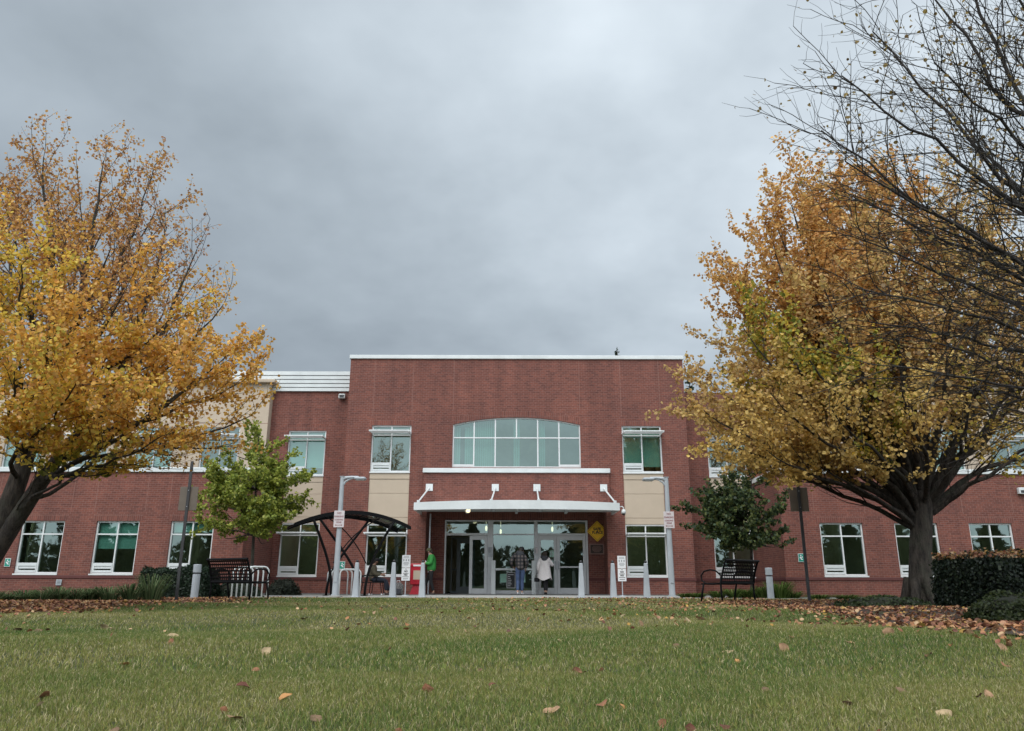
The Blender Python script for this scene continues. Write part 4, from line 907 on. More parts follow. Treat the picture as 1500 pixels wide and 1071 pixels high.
def tuft(name, label, x, y, h, rad, n, cols, seed, group):
    r = np.random.default_rng(seed); an = r.uniform(0, 6.28, n); r0 = rad*.45*np.sqrt(r.uniform(0, 1, n)); ln = r.uniform(.3, 1.1, n)*rad; hh = h*r.uniform(.55, 1.15, n)
    ca, sa = np.cos(an), np.sin(an); z = np.zeros(n); w = .009*r.uniform(.7, 1.4, n); rows = []
    for t, ht, ww in ((0, 0, 1), (.25, .55, 1), (.6, .92, .8), (1., .85, .08)):
        cx, cy_ = ca*(r0+ln*t), sa*(r0+ln*t); rows += [np.stack([cx-sa*w*ww, cy_+ca*w*ww, hh*ht], 1), np.stack([cx+sa*w*ww, cy_-ca*w*ww, hh*ht], 1)]
    V = np.stack(rows, 1).reshape(-1, 3); o = np.arange(n)*8; L = np.concatenate([o[:, None]+np.array([2*k, 2*k+1, 2*k+3, 2*k+2]) for k in range(3)], 1).ravel(); S = np.arange(3*n)*4
    c = np.repeat(cols[r.integers(0, len(cols), n)]*r.uniform(.6, 1.3, n)[:, None], 8, 0)
    ob = npmesh(name, V, L, S, M['grassm'], c); ob.location = (x, y, 0); return tag(ob, label, 'grass clump', group)
TG = A3([[.10, .15, .065], [.13, .18, .08], [.20, .23, .12], [.07, .11, .05]])
for i, (px, D, h, rad) in enumerate([(222, 19.6, .62, .55), (190, 19.4, .55, .5), (160, 19.2, .46, .45), (133, 19.2, .42, .42), (108, 18.8, .40, .42), (84, 18.6, .45, .45), (60, 18.2, .36, .4), (38, 17.8, .36, .4), (14, 17.4, .30, .38), (-12, 17, .34, .4)]):
    a = W(px, 876, D); tuft('grass_clump', ['tallest ornamental grass clump, nearest the box shrub', 'arching ornamental grass clump beside the tallest one', 'mid sized ornamental grass clump under the second wing window', 'ornamental grass clump below the white wall vent'][i] if i < 4 else 'low ornamental grass clump along the left wing wall', a[0], D, h*(1 if i == 0 else .72), rad, 170, TG, 40+i, 'ornamental grass clumps along the left wing')
BG = A3([[.09, .15, .035], [.12, .19, .05], [.15, .20, .06], [.07, .11, .03]])
for i, (px, D, h, rad) in enumerate([(1142, 24.6, .50, .6), (1118, 24.9, .36, .5), (1096, 25.0, .26, .45), (1076, 25.0, .28, .45), (1052, 25.1, .22, .42), (1160, 25.0, .22, .5), (1022, 25.4, .16, .4), (1005, 25.6, .14, .35), (1200, 23.6, .14, .5), (1240, 23.4, .14, .5), (1290, 23.2, .14, .5)]):
    a = W(px, 874, D); tuft('grass_clump', ['tall bright green grass clump beside the right light bollard', 'bright grass clump behind the right bench leg'][i] if i < 2 else 'small bright green grass clump near the right bench', a[0], D, h, rad, 260, BG, 60+i, 'bright green grass clumps by the right bench')
# ------------------------------------------------------------------ things on the ground
def X(px, D, py=860): return at(px, py, D)[0]
M['black'].node_tree.nodes['Principled BSDF'].inputs['Specular IOR Level'].default_value = .15
# tapered bollards
def bollard():
    r = thing('bollard', '', 'bollard')
    m = MB(); m.rbox(-.12, .12, -.12, .12, .02, .045, .006); m.build('base_plate', M['grey'], r)
    m = MB(); a, b = .100, .054
    def rg(s, z, c=.25): k = s*(1-c); return [(-k, -s, z), (k, -s, z), (s, -k, z), (s, k, z), (k, s, z), (-k, s, z), (-s, k, z), (-s, -k, z)]
    vs = rg(a, .045)+rg(b, 1.03)+rg(b*.8, 1.045); fs = [(k*8+i, k*8+(i+1) % 8, k*8+8+(i+1) % 8, k*8+8+i) for k in range(2) for i in range(8)]+[tuple(range(16, 24))]
    m.add(vs, fs); m.build('post', M['grey'], r)
    m = MB(); m.cyl(0, 0, 1.045, 1.06, .03, None, 10); m.lathe(0, 0, [(0, 1.06), (.036, 1.06), (.042, 1.085), (.036, 1.115), (.015, 1.128), (0, 1.13)], 12); m.build('cap', M['dark'], r, True)
    return r
bl = bollard(); g = 'tapered grey bollards along the entrance walk'
for i, (px, D, lab) in enumerate([(520.5, 24.4, 'grey tapered bollard in front of the bike loops under the shelter'), (575, 24.3, 'grey tapered bollard beside the seated man'), (618, 24.5, 'grey tapered bollard in front of the man in the green jacket'),
                                  (852, 24.5, 'grey tapered bollard in front of the right hand door jamb'), (899, 24.5, 'grey tapered bollard beside the right pair of white notices'), (948, 24.3, 'grey tapered bollard in front of the window by the right lamp')]):
    o = bl if i == 0 else dup(bl); o.location = (X(px, D, 876), D, 0); tag(o, lab, 'bollard', g)
# light bollards
def lightpost():
    r = thing('bollard_light', '', 'bollard light'); m = MB(); m.cyl(0, 0, 0, .66, .10, None, 20); m.build('post', M['grey'], r, False)
    m = MB(); m.cyl(0, 0, .66, .70, .075, None, 16); m.build('light_slot', M['dark'], r)
    m = MB(); m.lathe(0, 0, [(0, .70), (.104, .70), (.106, .72), (.106, .90), (.098, .915), (0, .92)], 20); m.build('hood', M['grey'], r); return r
l1 = lightpost(); l1.location = (X(285, 21.8, 870), 21.8, 0); tag(l1, 'short grey bollard light left of the left bench', 'bollard light', 'bollard lights by the benches')
l2 = dup(l1, None, (X(1128, 24.2, 860), 24.2, 0), None, 'short grey bollard light in grass right of the right bench')
# street lamps
def lamp(side):
    r = thing('street_lamp', '', 'street lamp'); H = 3.76
    m = MB(); m.rbox(-.2, .2, -.2, .2, .0, .06, .015); m.build('base', M['concrete'], r)
    m = MB(); m.tube([(0, 0, .06), (0, 0, H)], [.098, .066], 16); m.tube([(0, 0, .06), (0, 0, .10)], .125, 16); m.rbox(-.05, .05, -.104, -.09, .45, .62, .008); m.build('pole', M['grey'], r, False)
    m = MB(); s = side
    m.tube([(0, 0, H-.10), (s*.12, 0, H-.05), (s*.30, 0, H-.03), (s*.52, 0, H-.03)], [.062, .055, .045, .04], 10); m.box(-.075, .075, -.075, .075, H-.02, H)
    m.tube([(s*.05, 0, H-.26), (s*.11, 0, H-.17), (s*.25, 0, H-.09), (s*.42, 0, H-.05)], [.04, .035, .025, .02], 8); m.build('arm', M['grey'], r)
    m = MB(); x0, x1 = sorted((s*.40, s*.76)); m.rbox(x0, x1, -.14, .14, H-.12, H-.03, .03); hd = m.build('lamp_head', M['grey'], r)
    m = MB(); m.box(x0+.05, x1-.04, -.11, .11, H-.13, H-.121); m.build('lens', M['signwhite'], hd)
    return r
D = 24.8
ll = lamp(1); ll.location = (X(490.5, D, 876), D, 0); tag(ll, 'grey street lamp with arm pointing right, in front of the shelter', 'street lamp', 'street lamps by the entrance walk')
lr = lamp(-1); lr.location = (X(985, D, 876), D, 0); tag(lr, 'grey street lamp with arm pointing left, beside the window right of doors', 'street lamp', 'street lamps by the entrance walk')
def parking_sign(x, side):
    r = thing('parking_sign', f'faded white no parking loading zone sign on the {side} street lamp', 'sign', (x, D-.105, 2.13), 0, 'no parking signs on the lamps'); r['label'] = r['label']
    m = MB(); m.rbox(-.165, .165, -.012, 0, 0, .52, .004); m.build('panel', M['signpink'], r)
    m = MB(); y = -.014
    for t, z, s in (('NO', .44, .085), ('PARKING', .335, .075), ('LOADING', .235, .062), ('ZONE', .155, .062)): letter(m, t, s, 0, y, z, 0, .002, .95)
    m.box(-.09, .09, y-.002, y, .062, .074); 
    for s in (-1, 1): m.add([(s*.12, y-.001, .068), (s*.075, y-.001, .094), (s*.075, y-.001, .042)], [(0, 1, 2) if s < 0 else (0, 2, 1)])
    m.build('lettering', M['signred'], r)
parking_sign(ll.location.x, 'left'); parking_sign(lr.location.x, 'right')
# sign posts seen from behind
for px, D0, pt, lab in ((257.5, 20.2, 3.53, 'rear of a brown sign on a thin dark post beside the left light bollard'), (1186, 20.0, 3.27, 'rear of a brown sign on a thin dark post right of the right bench')):
    r = thing('sign_post', lab, 'sign', (X(px, D0, 880), D0, 0), 0, 'brown backed signs on posts'); m = MB()
    m.box(-.035, .035, -.008, .008, 0, pt); m.box(-.035, -.022, .008, .03, 0, pt); m.box(.022, .035, .008, .03, 0, pt); m.build('post', M['post'], r)
    z = 2.24; m = MB(); m.rbox(-.24, .24, .032, .042, z, z+.62, .004); m.build('panel', M['brown'], r)
    m = MB(); 
    for zz in (z+.1, z+.52): m.tube([(0, -.02, zz), (0, .032, zz)], .012, 8)
    m.build('bolt', M['grey'], r)
# two part notices on stands
for px, D0, lab in ((594.5, 27.4, 'pair of white notices on a thin stand left of the red box'), (911, 27.6, 'pair of white notices on a thin stand by right window')):
    r = thing('notice_stand', lab, 'sign', (X(px+ (1 if px > 700 else -1), D0, 866), D0, .02), 0, 'white notices on stands beside the doors'); m = MB()
    m.tube([(0, .01, 0), (0, .01, 1.2)], .018, 8); m.lathe(0, .01, [(0, 0), (.13, 0), (.12, .02), (0, .03)], 14); m.build('stand', M['grey'], r)
    for z, k in ((.50, 0), (.935, 1)):
        p = MB(); p.rbox(-.145, .145, -.022, -.01, z, z+.42, .003); pn = p.build('panel', M['signwhite'], r)
        t = MB(); y = -.024
        if k == 0:
            letter(t, 'NO', .075, 0, y, z+.31, 0, .004); letter(t, 'NO', .075, 0, y, z+.19, 0, .004)
            for zz, w in ((z+.245, .10), (z+.125, .11), (z+.06, .09), (z+.385, .03)): t.box(-w, w, y-.001, y, zz-.008, zz+.008)
            t.build('lettering', M['ink'], pn)
        else:
            for zz, w in ((z+.37, .09), (z+.33, .10), (z+.17, .09), (z+.13, .1), (z+.09, .07)): t.box(-w, w, y-.001, y, zz-.009, zz+.009)
            for xx in (-.085, 0, .085): t.box(xx-.02, xx+.02, y-.001, y, z+.215, z+.285)
            t.build('print', M['greytext'], pn)
# benches of woven metal straps
def bench(flip):
    r = thing('bench', '', 'bench'); L = .75; s = flip
    def legs(x):
        for pts in ([(x, .02, 0), (x, .0, .2), (x, .0, .45), (x, .02, .60)], [(x, -.60, 0), (x, -.56, .2), (x, -.50, .43)]):
            m = MB(); m.tube(pts, .024, 8); m.build('leg', M['black'], r, True)
        m = MB(); m.tube([(x, -.02, .62), (x, .12, .73), (x, .28, .755), (x, .47, .72), (x, .56, .62), (x, .55, .50), (x, .44, .43), (x, .2, .415), (x, .02, .44), (x, -.03, .52)], .021, 8)
        m.xf(Matrix.Scale(-1, 4, (0, 1, 0))); m.build('armrest', M['black'], r, True)
    legs(-L); legs(L)
    m = MB()                                    # backrest leans away from the seat, rolled top edge
    def bp(t): return (.02+.02*math.sin(t*2.6)+.16*t*t, .44+.54*t)
    for k in range(7):
        t0, t1 = k/7+.02, (k+1)/7-.055; a, b = bp(t0), bp(t1); m.add([(-L, a[0], a[1]), (L, a[0], a[1]), (L, b[0], b[1]), (-L, b[0], b[1]), (-L, a[0]+.005, a[1]), (L, a[0]+.005, a[1]), (L, b[0]+.005, b[1]), (-L, b[0]+.005, b[1])], [(0, 1, 2, 3), (7, 6, 5, 4), (3, 2, 6, 7), (0, 4, 5, 1)])
    for k in range(19):
        x = -L+.04+k*(2*L-.08)/18
        for j in range(7):
            a, b = bp(j/7), bp((j+1)/7); w = .017; m.add([(x-w, a[0]-.006, a[1]), (x+w, a[0]-.006, a[1]), (x+w, b[0]-.006, b[1]), (x-w, b[0]-.006, b[1])], [(0, 1, 2, 3)])
    a = bp(1); m.tube([(-L-.02, a[0]+.01, a[1]), (L+.02, a[0]+.01, a[1])], .028, 8); m.tube([(-L, .02, .44), (L, .02, .44)], .02, 8)
    for x in (-L, L): m.tube([(x, *bp(t)) for t in (0, .25, .5, .75, 1)], .022, 8)
    m.build('backrest', M['black'], r)
    m = MB()
    for k in range(7):
        y = -.03-k*.078; z = .435+.03*math.sin(k*.5)-.02; m.box(-L, L, y-.062, y, z, z+.006)
    for k in range(19): x = -L+.04+k*(2*L-.08)/18; m.box(x-.024, x+.024, -.55, -.02, .452, .457)
    m.tube([(-L, -.56, .42), (L, -.56, .42)], .02, 8); m.build('seat', M['black'], r)
    return r
# local -y is where the sitter looks
b1 = bench(1); b1.scale = (1, 1, 1.03)
b1.location = (X(336, 20.3, 878), 20.3, 0); b1.rotation_euler = (0, 0, R(180-31)); tag(b1, 'black metal strap bench in front of the bike rack, seat turned right', 'bench', 'black metal benches at the lawn edge')
b2 = dup(b1, None, (X(1082, 20.3, 878), 20.3, 0), R(180+42), 'black metal strap bench below the dark green young tree, seat turned left')
# bike racks: white steel loops
def rack(name_label, x, y, n, w, h, gap, rz):
    r = thing('bike_rack', name_label, 'bike rack', (x, y, .02), rz, 'white loop bike racks')
    for k in range(n):
        m = MB(); yy = (k-(n-1)/2)*gap; c = [(-w, yy, 0), (-w, yy, h-.14)]+[(-w+.14-.14*math.cos(a), yy, h-.14+.14*math.sin(a)) for a in (.5, 1.05, 1.571)]
        c += [(-q[0], q[1], q[2]) for q in reversed(c)]; m.tube(c, .024, 8); m.build('hoop', M['frame'], r, True)
    m = MB(); m.box(-w-.05, w+.05, -(n-1)/2*gap-.06, (n-1)/2*gap+.06, -.006, .012); m.build('base_rail', M['concrete'], r); return r
rack('white three loop bike rack behind the left bench', X(352, 22.6, 860), 23.4, 4, .30, .86, .42, R(38))
rack('white loop bike rack under the shelter by the left lamp', X(503, 27.2, 860), 27.2, 4, .36, .86, .45, R(30))

# bike shelter with curved roof
sh = thing('bike_shelter', 'black steel shelter with curved smoky roof left of the doors', 'shelter', (-5.65, 27.0, .02), R(22))
Lh = 1.95; dep = .95
def roofz(x): return 2.74-.46*(x/Lh)**2
n = 16; xs = [-Lh+2*Lh*i/n for i in range(n+1)]
m = MB()
for i in range(n):
    a, b = xs[i], xs[i+1]; m.add([(a, -dep, roofz(a)), (b, -dep, roofz(b)), (b, dep, roofz(b)), (a, dep, roofz(a))], [(0, 1, 2, 3)])
m.build('roof_sheet', M['smoke'], sh, True)
m = MB()
for y in (-dep, dep): 
    for i in range(n): a, b = xs[i], xs[i+1]; m.add([(a, y-.03, roofz(a)-.10), (b, y-.03, roofz(b)-.10), (b, y-.03, roofz(b)+.02), (a, y-.03, roofz(a)+.02), (a, y+.03, roofz(a)-.10), (b, y+.03, roofz(b)-.10), (b, y+.03, roofz(b)+.02), (a, y+.03, roofz(a)+.02)], [(0, 1, 2, 3), (7, 6, 5, 4), (3, 2, 6, 7), (4, 5, 1, 0)])
for k in range(0, n+1, 2): x = xs[k]; m.tube([(x, -dep, roofz(x)-.04), (x, dep, roofz(x)-.04)], .024, 6)
m.build('roof_frame', M['black'], sh)
def leg(pts, r=.045, nm='post'):
    m = MB(); P = bez(*[np.array(p, float) for p in pts], 10); m.tube(P, r, 8); m.build(nm, M['black'], sh, True)
bl_, br_ = -.55, .55
leg([(bl_, -.55, 0), (bl_, -.55, 1.0), (-1.0, -.7, 1.7), (-1.35, -dep, roofz(1.35)-.08)])
leg([(br_, -.55, 0), (br_, -.55, .9), (.9, -.7, 1.6), (1.35, -dep, roofz(1.35)-.08)])
leg([(br_, .55, 0), (br_, .5, .9), (.1, .6, 1.3), (-.85, dep, roofz(.85)-.08)])
leg([(bl_, .55, 0), (bl_, .5, .9), (-.1, .6, 1.3), (.85, dep, roofz(.85)-.08)])
leg([(bl_, -.55, 1.05), (-.2, -.55, 1.7), (.2, -.6, 2.2), (.9, -.7, roofz(.9)-.1)], .02, 'brace'); leg([(br_, -.55, 1.05), (.2, -.55, 1.7), (-.2, -.6, 2.2), (-.9, -.7, roofz(.9)-.1)], .02, 'brace')
for x in (bl_, br_):
    for y in (-.55, .55): m = MB(); m.rbox(x-.1, x+.1, y-.1, y+.1, 0, .02, .004); m.build('foot_plate', M['black'], sh)

# dark bench under the shelter where the man sits
sb = thing('bench', 'small black bench with white tipped legs under the shelter', 'bench', (X(546, 28.6, 868), 28.6, .02))
m = MB()
for k in range(6): m.box(-.45, .35, -.25+k*.085, -.18+k*.085, .44, .46)
m.tube([(-.45, -.26, .44), (.36, -.26, .44)], .018, 6); m.tube([(-.45, .26, .44), (.36, .26, .44)], .018, 6); m.build('seat', M['black'], sb)
m = MB()
for k in range(5): z = .50+k*.07; m.box(-.50-.012*k, -.49-.012*k, -.26, .26, z, z+.05)
for y in (-.26, .26): m.tube([(-.45, y, .44), (-.56, y, .86)], .018, 6)
m.build('backrest', M['black'], sb)
for y in (-.26, .26):
    m = MB(); m.tube([(-.5, y, .62), (-.3, y, .68), (.05, y, .68), (.16, y, .6), (.14, y, .46)], .016, 6); m.build('armrest', M['black'], sb, True)
    for x, dx in ((-.42, -.08), (.3, .06), (-.05, -.03)):
        m = MB(); m.tube([(x, y, .44), (x+dx, y, .03)], .015, 6); lg = m.build('leg', M['black'], sb)
        m = MB(); m.ell((x+dx, y, .03), (.032, .032, .03), 10, 6); m.build('foot_cap', M['signwhite'], lg, True)

# red newspaper box
nb = thing('newspaper_box', 'red newspaper box behind the man in the green jacket', 'newspaper box', (X(610.5, 30.0, 860), 30.0, .02)); m = MB()
m.rbox(-.24, .24, -.2, .2, .36, 1.08, .03); m.build('body', M['red'], nb)
m = MB(); m.rbox(-.25, .25, -.215, .19, 1.0, 1.13, .03); m.build('hood', M['red'], nb)
m = MB(); m.add([(-.24, -.16, .02), (.24, -.16, .02), (.13, -.12, .36), (-.13, -.12, .36), (-.24, .16, .02), (.24, .16, .02), (.13, .12, .36), (-.13, .12, .36)], [(0, 1, 2, 3), (7, 6, 5, 4), (1, 5, 6, 2), (4, 0, 3, 7), (3, 2, 6, 7)]); m.rbox(-.25, .25, -.2, .2, 0, .02, .004); m.build('pedestal', M['red'], nb)
m = MB(); m.rbox(-.15, .17, -.208, -.199, .50, .92, .003); dr = m.build('door', M['red'], nb)
m = MB(); m.box(-.12, .14, -.211, -.2085, .55, .88); m.build('pane', M['stucco'], dr)
m = MB(); m.box(-.13, .2, -.2165, -.2155, 1.03, 1.09); m.build('title_strip', M['signwhite'], nb)

# ------------------------------------------------------------------ things fixed to the building
WF = BY+1.2
sx, sz = at(874.5, 778, WF-.03)[0], at(874.5, 778, WF-.03)[2]
r = thing('safe_place_sign', 'amber diamond SAFE PLACE sign beside the doors', 'sign', (sx, WF-.035, sz)); m = MB(); q = .43
m.prism([(-q+.03, -.03), (-.03, -q+.03), (0, -q+.015), (.03, -q+.03), (q-.03, -.03), (q-.015, 0), (q-.03, .03), (.03, q-.03), (0, q-.015), (-.03, q-.03), (-q+.03, .03), (-q+.015, 0)], -.012, 0); m.build('panel', M['yellow'], r)
m = MB(); a, b = q-.055, q-.068; y = -.014
for i in range(4):
    c = [(0, -1), (1, 0), (0, 1), (-1, 0)]; p, s = c[i], c[(i+1) % 4]; m.add([(p[0]*a, y, p[1]*a), (s[0]*a, y, s[1]*a), (s[0]*b, y, s[1]*b), (p[0]*b, y, p[1]*b)], [(0, 1, 2, 3)])
m.build('border', M['ink'], r)
m = MB(); letter(m, 'SAFE', .15, 0, y, .085, 0, .006, .95, 1.05); letter(m, 'PL', .15, -.142, y, -.055, 0, .006, .9); letter(m, 'CE', .15, .148, y, -.055, 0, .006, .9)
m.add([(x, y-.001, z) for x, z in ((-.075, -.055), (0, .035), (.075, -.055), (.052, -.055), (.052, -.115), (.022, -.115), (.022, -.06), (-.022, -.06), (-.022, -.115), (-.052, -.115), (-.052, -.055))], [tuple(range(10, -1, -1))])
m.build('lettering', M['ink'], r)
px_, pz = at(874, 803.5, WF-.03)[0], at(874, 803.5, WF-.03)[2]
r = thing('plaque', 'dark bronze plaque in a tan border under the amber diamond sign', 'plaque', (px_, WF-.031, pz)); m = MB(); m.rbox(-.31, .31, -.015, 0, -.23, .2, .004); m.build('border', M['tan'], r)
m = MB(); m.rbox(-.25, .25, -.025, -.0155, -.18, .15, .003); m.build('plate', M['bronze'], r)
m = MB()
for z, w in ((.10, .16), (.055, .2), (.01, .19), (-.035, .2), (-.08, .17), (-.125, .12)): m.box(-w, w, -.0265, -.0255, z-.01, z+.008)
m.build('raised_lines', M['tan'], r)
c = at(903, 742, 29.2); r = thing('security_camera', 'white dome security camera on the canopy end', 'camera', (BX+3.87, 29.1, 3.1)); m = MB()
m.tube([(0, 0, .12), (.10, 0, .13), (.14, 0, .08), (.14, 0, .0)], .022, 8); m.build('bracket', M['white'], r, True)
m = MB(); m.lathe(.14, 0, [(0, .03), (.06, .02), (.085, -.05), (.088, -.13), (0, -.13)], 14); m.build('housing', M['white'], r, True)
m = MB(); m.ell((.14, 0, -.132), (.068, .068, .07), 12, 8); m.build('lens_dome', M['ink'], r, True)
c = at(501, 582, 32.55); r = thing('flood_light', 'small white flood light high on the recessed brick wall', 'light', (c[0], 32.58, c[2]-.1)); m = MB()
m.rbox(-.14, .14, -.2, 0, 0, .2, .02); m.build('housing', M['white'], r); m = MB(); m.box(-.10, .10, -.206, -.2005, .03, .15); m.build('lens', M['dark'], r)
c = at(1496.5, 718, 28.9); r = thing('wall_light', 'white wall light on the right wing near the picture edge', 'light', (c[0], 28.99, c[2]-.1)); m = MB()
m.rbox(-.14, .14, -.16, 0, 0, .24, .02); m.build('housing', M['white'], r); m = MB(); m.box(-.09, .09, -.166, -.1605, .04, .14); m.build('lens', M['dark'], r)
c = at(85.5, 855, 28.95); r = thing('wall_vent', 'small grey square vent on the left wing', 'vent', (c[0], 28.97, c[2])); m = MB(); m.rbox(-.1, .1, -.02, 0, -.1, .1, .004); m.build('cover', M['grey'], r); m = MB()
for z in (-.05, 0, .05): m.box(-.07, .07, -.024, -.0205, z-.008, z+.008)
m.build('slats', M['dark'], r)
for px, py, Dw, lab in ((10, 826, 28.95, 'small green notice with white figure beside left tree trunk'), (1173.5, 816, 28.95, 'small green notice with white figure on right wing corner'), (501, 829, 30.95, 'green notice with white figure under the shelter roof')):
    c = at(px, py, Dw); r = thing('wall_notice', lab, 'sign', (c[0], Dw+.03, c[2]), 0, 'green notices with a white figure'); m = MB(); m.rbox(-.105, .105, -.012, 0, -.15, .15, .003); m.build('panel', M['signwhite'], r)
    m = MB(); m.box(-.092, .092, -.0145, -.0125, -.135, .135); m.build('face', M['green'], r)
    m = MB(); y = -.0165; m.ell((-.005, -.016, .075), (.024, .003, .026), 10, 6)
    m.add([(-.05, y, .02), (.0, y, .035), (.02, y, -.03), (.06, y, -.045), (.06, y, -.075), (-.01, y, -.06), (-.02, y, -.02), (-.055, y, -.02)], [tuple(range(7, -1, -1))]); m.add([(.02, y, .0), (.065, y, .015), (.065, y, .05), (.02, y, .035)], [(0, 1, 2, 3)]); m.build('figure', M['signwhite'], r)
# downpipe beside the alcove
x = BX-3.42; r = thing('downpipe', 'thin grey downpipe on the brick pier left of the doors', 'pipe', (x, 30.9, 0)); m = MB(); m.tube([(0, 0, .02), (0, 0, 3.1)], .03, 8)
m.build('pipe', M['grey'], r); m = MB()
for z in (.6, 1.8, 2.9): m.tube([(0, 0, z), (0, .09, z)], .012, 6); m.tube([(0, 0, z-.02), (0, 0, z+.02)], .036, 8)
m.build('clip', M['grey'], r)
# papers on the door glass
DG_ = DY+BY+.055
def paper(px, py, w, h, mat, lab, nm='paper_notice', lines=False, fm=None):
    c = at(px, py, DG_); r = thing(nm, lab, 'notice', (c[0], DG_, c[2]), 0, 'notices on the entrance glass'); m = MB(); m.box(-w, w, -.004, 0, -h, h); m.build('sheet', M[mat], r)
    if fm: q = MB(); q.box(-w-.02, w+.02, -.002, .002, -h-.02, h+.02); q.build('border', M[fm], r)
    if lines:
        q = MB(); hh = h*2; rows = 7
        for k in range(rows):
            z = h-hh*(k+1)/(rows+1); ww = w*(.82 if k == 0 else (.35, .5, .42, .48, .36, .3)[(k*5) % 6]); x0 = -w*.8; q.box(x0, x0+2*ww*.95, -.0055, -.0045, z-.012, z+.012)
        q.build('print', M['signwhite' if mat == 'ink' else 'greytext'], r)
paper(737, 847, .13, .17, 'teal', 'pale green paper on the sliding door left of the framed notice')
paper(748.5, 850, .155, .29, 'ink', 'white framed black notice with white print on the sliding door', 'framed_notice', True, 'signwhite')
paper(766, 847, .10, .17, 'teal', 'pale green paper on the sliding door behind the man in plaid')
DG_ = DY+BY-.008
paper(718.2, 806, .09, .12, 'grey', 'upper grey notice on the post left of the sliding door', lines=True); paper(718, 813.5, .09, .075, 'grey', 'lower grey notice on the post left of the sliding door')
paper(785, 806, .07, .13, 'signpink', 'pale notice on the post behind the woman', lines=True)
DG_ = DY+BY+.055
paper(809, 811, .11, .13, 'teal', 'pale paper taped inside the narrow door beside the woman', lines=True)
# ------------------------------------------------------------------ people
SK = plain('skin', (.42, .25, .18), .55, 0, .06); SK2 = plain('tanned skin', (.34, .19, .13), .55, 0, .06)
def skin(name, chains, mat, parent, sub=2, root=0):
    """one continuous surface grown over chains of (point, radius); chains that start on an existing point join it"""
    key = {}; V = []; Rd = []; E = []
    def vid(p, r):
        k = tuple(round(c, 4) for c in p)
        if k not in key: key[k] = len(V); V.append(p); Rd.append(r)
        return key[k]
    for ch in chains:
        ids = [vid(p, r) for p, r in ch]
        for a, b in zip(ids, ids[1:]):
            if a != b: E.append((a, b))
    me = bpy.data.meshes.new(name); me.from_pydata(V, E, []); o = bpy.data.objects.new(name, me); COL.objects.link(o)
    md = o.modifiers.new('skin', 'SKIN'); md.use_smooth_shade = True
    sv = me.skin_vertices[0].data
    for i, r in enumerate(Rd):
        sv[i].radius = (r, r) if not hasattr(r, '__len__') else r; sv[i].use_root = (i == root)
    o.modifiers.new('sub', 'SUBSURF').levels = sub
    dg = bpy.context.evaluated_depsgraph_get(); dg.update()
    nm = bpy.data.meshes.new_from_object(o.evaluated_get(dg)); nm.name = name
    bpy.data.objects.remove(o); nm.materials.clear(); nm.materials.append(mat)
    ob = bpy.data.objects.new(name, nm); COL.objects.link(ob); ob.parent = parent; return ob
def lerp(a, b, t): return tuple(a[i]+(b[i]-a[i])*t for i in range(3))
def hand_chains(wr, d, side, s=1., curl=.4):
    """palm with five fingers; d is the direction from the wrist to the knuckles, side points to the thumb"""
    d = Vector(d).normalized(); sd = Vector(side); sd = (sd-d*sd.dot(d)).normalized(); nrm = d.cross(sd); w = Vector(wr); out = []
    palm = tuple(w+d*.05*s); out.append([(tuple(wr), .024), (palm, .03)])
    for k, (off, ln) in enumerate(((.03, .066), (.010, .074), (-.010, .07), (-.030, .055))):
        kn = w+d*.09*s+sd*off*s; a = kn+d*ln*.5*s+nrm*curl*.02; b = a+d*ln*.4*s+nrm*curl*.04
        out.append([(palm, .03), (tuple(kn), .011), (tuple(a), .009), (tuple(b), .008)])
    th = w+d*.045*s+sd*.042*s; out.append([(palm, .03), (tuple(th), .012), (tuple(th+d*.03+sd*.012), .010), (tuple(th+d*.055+sd*.012+nrm*.01), .008)])
    return out
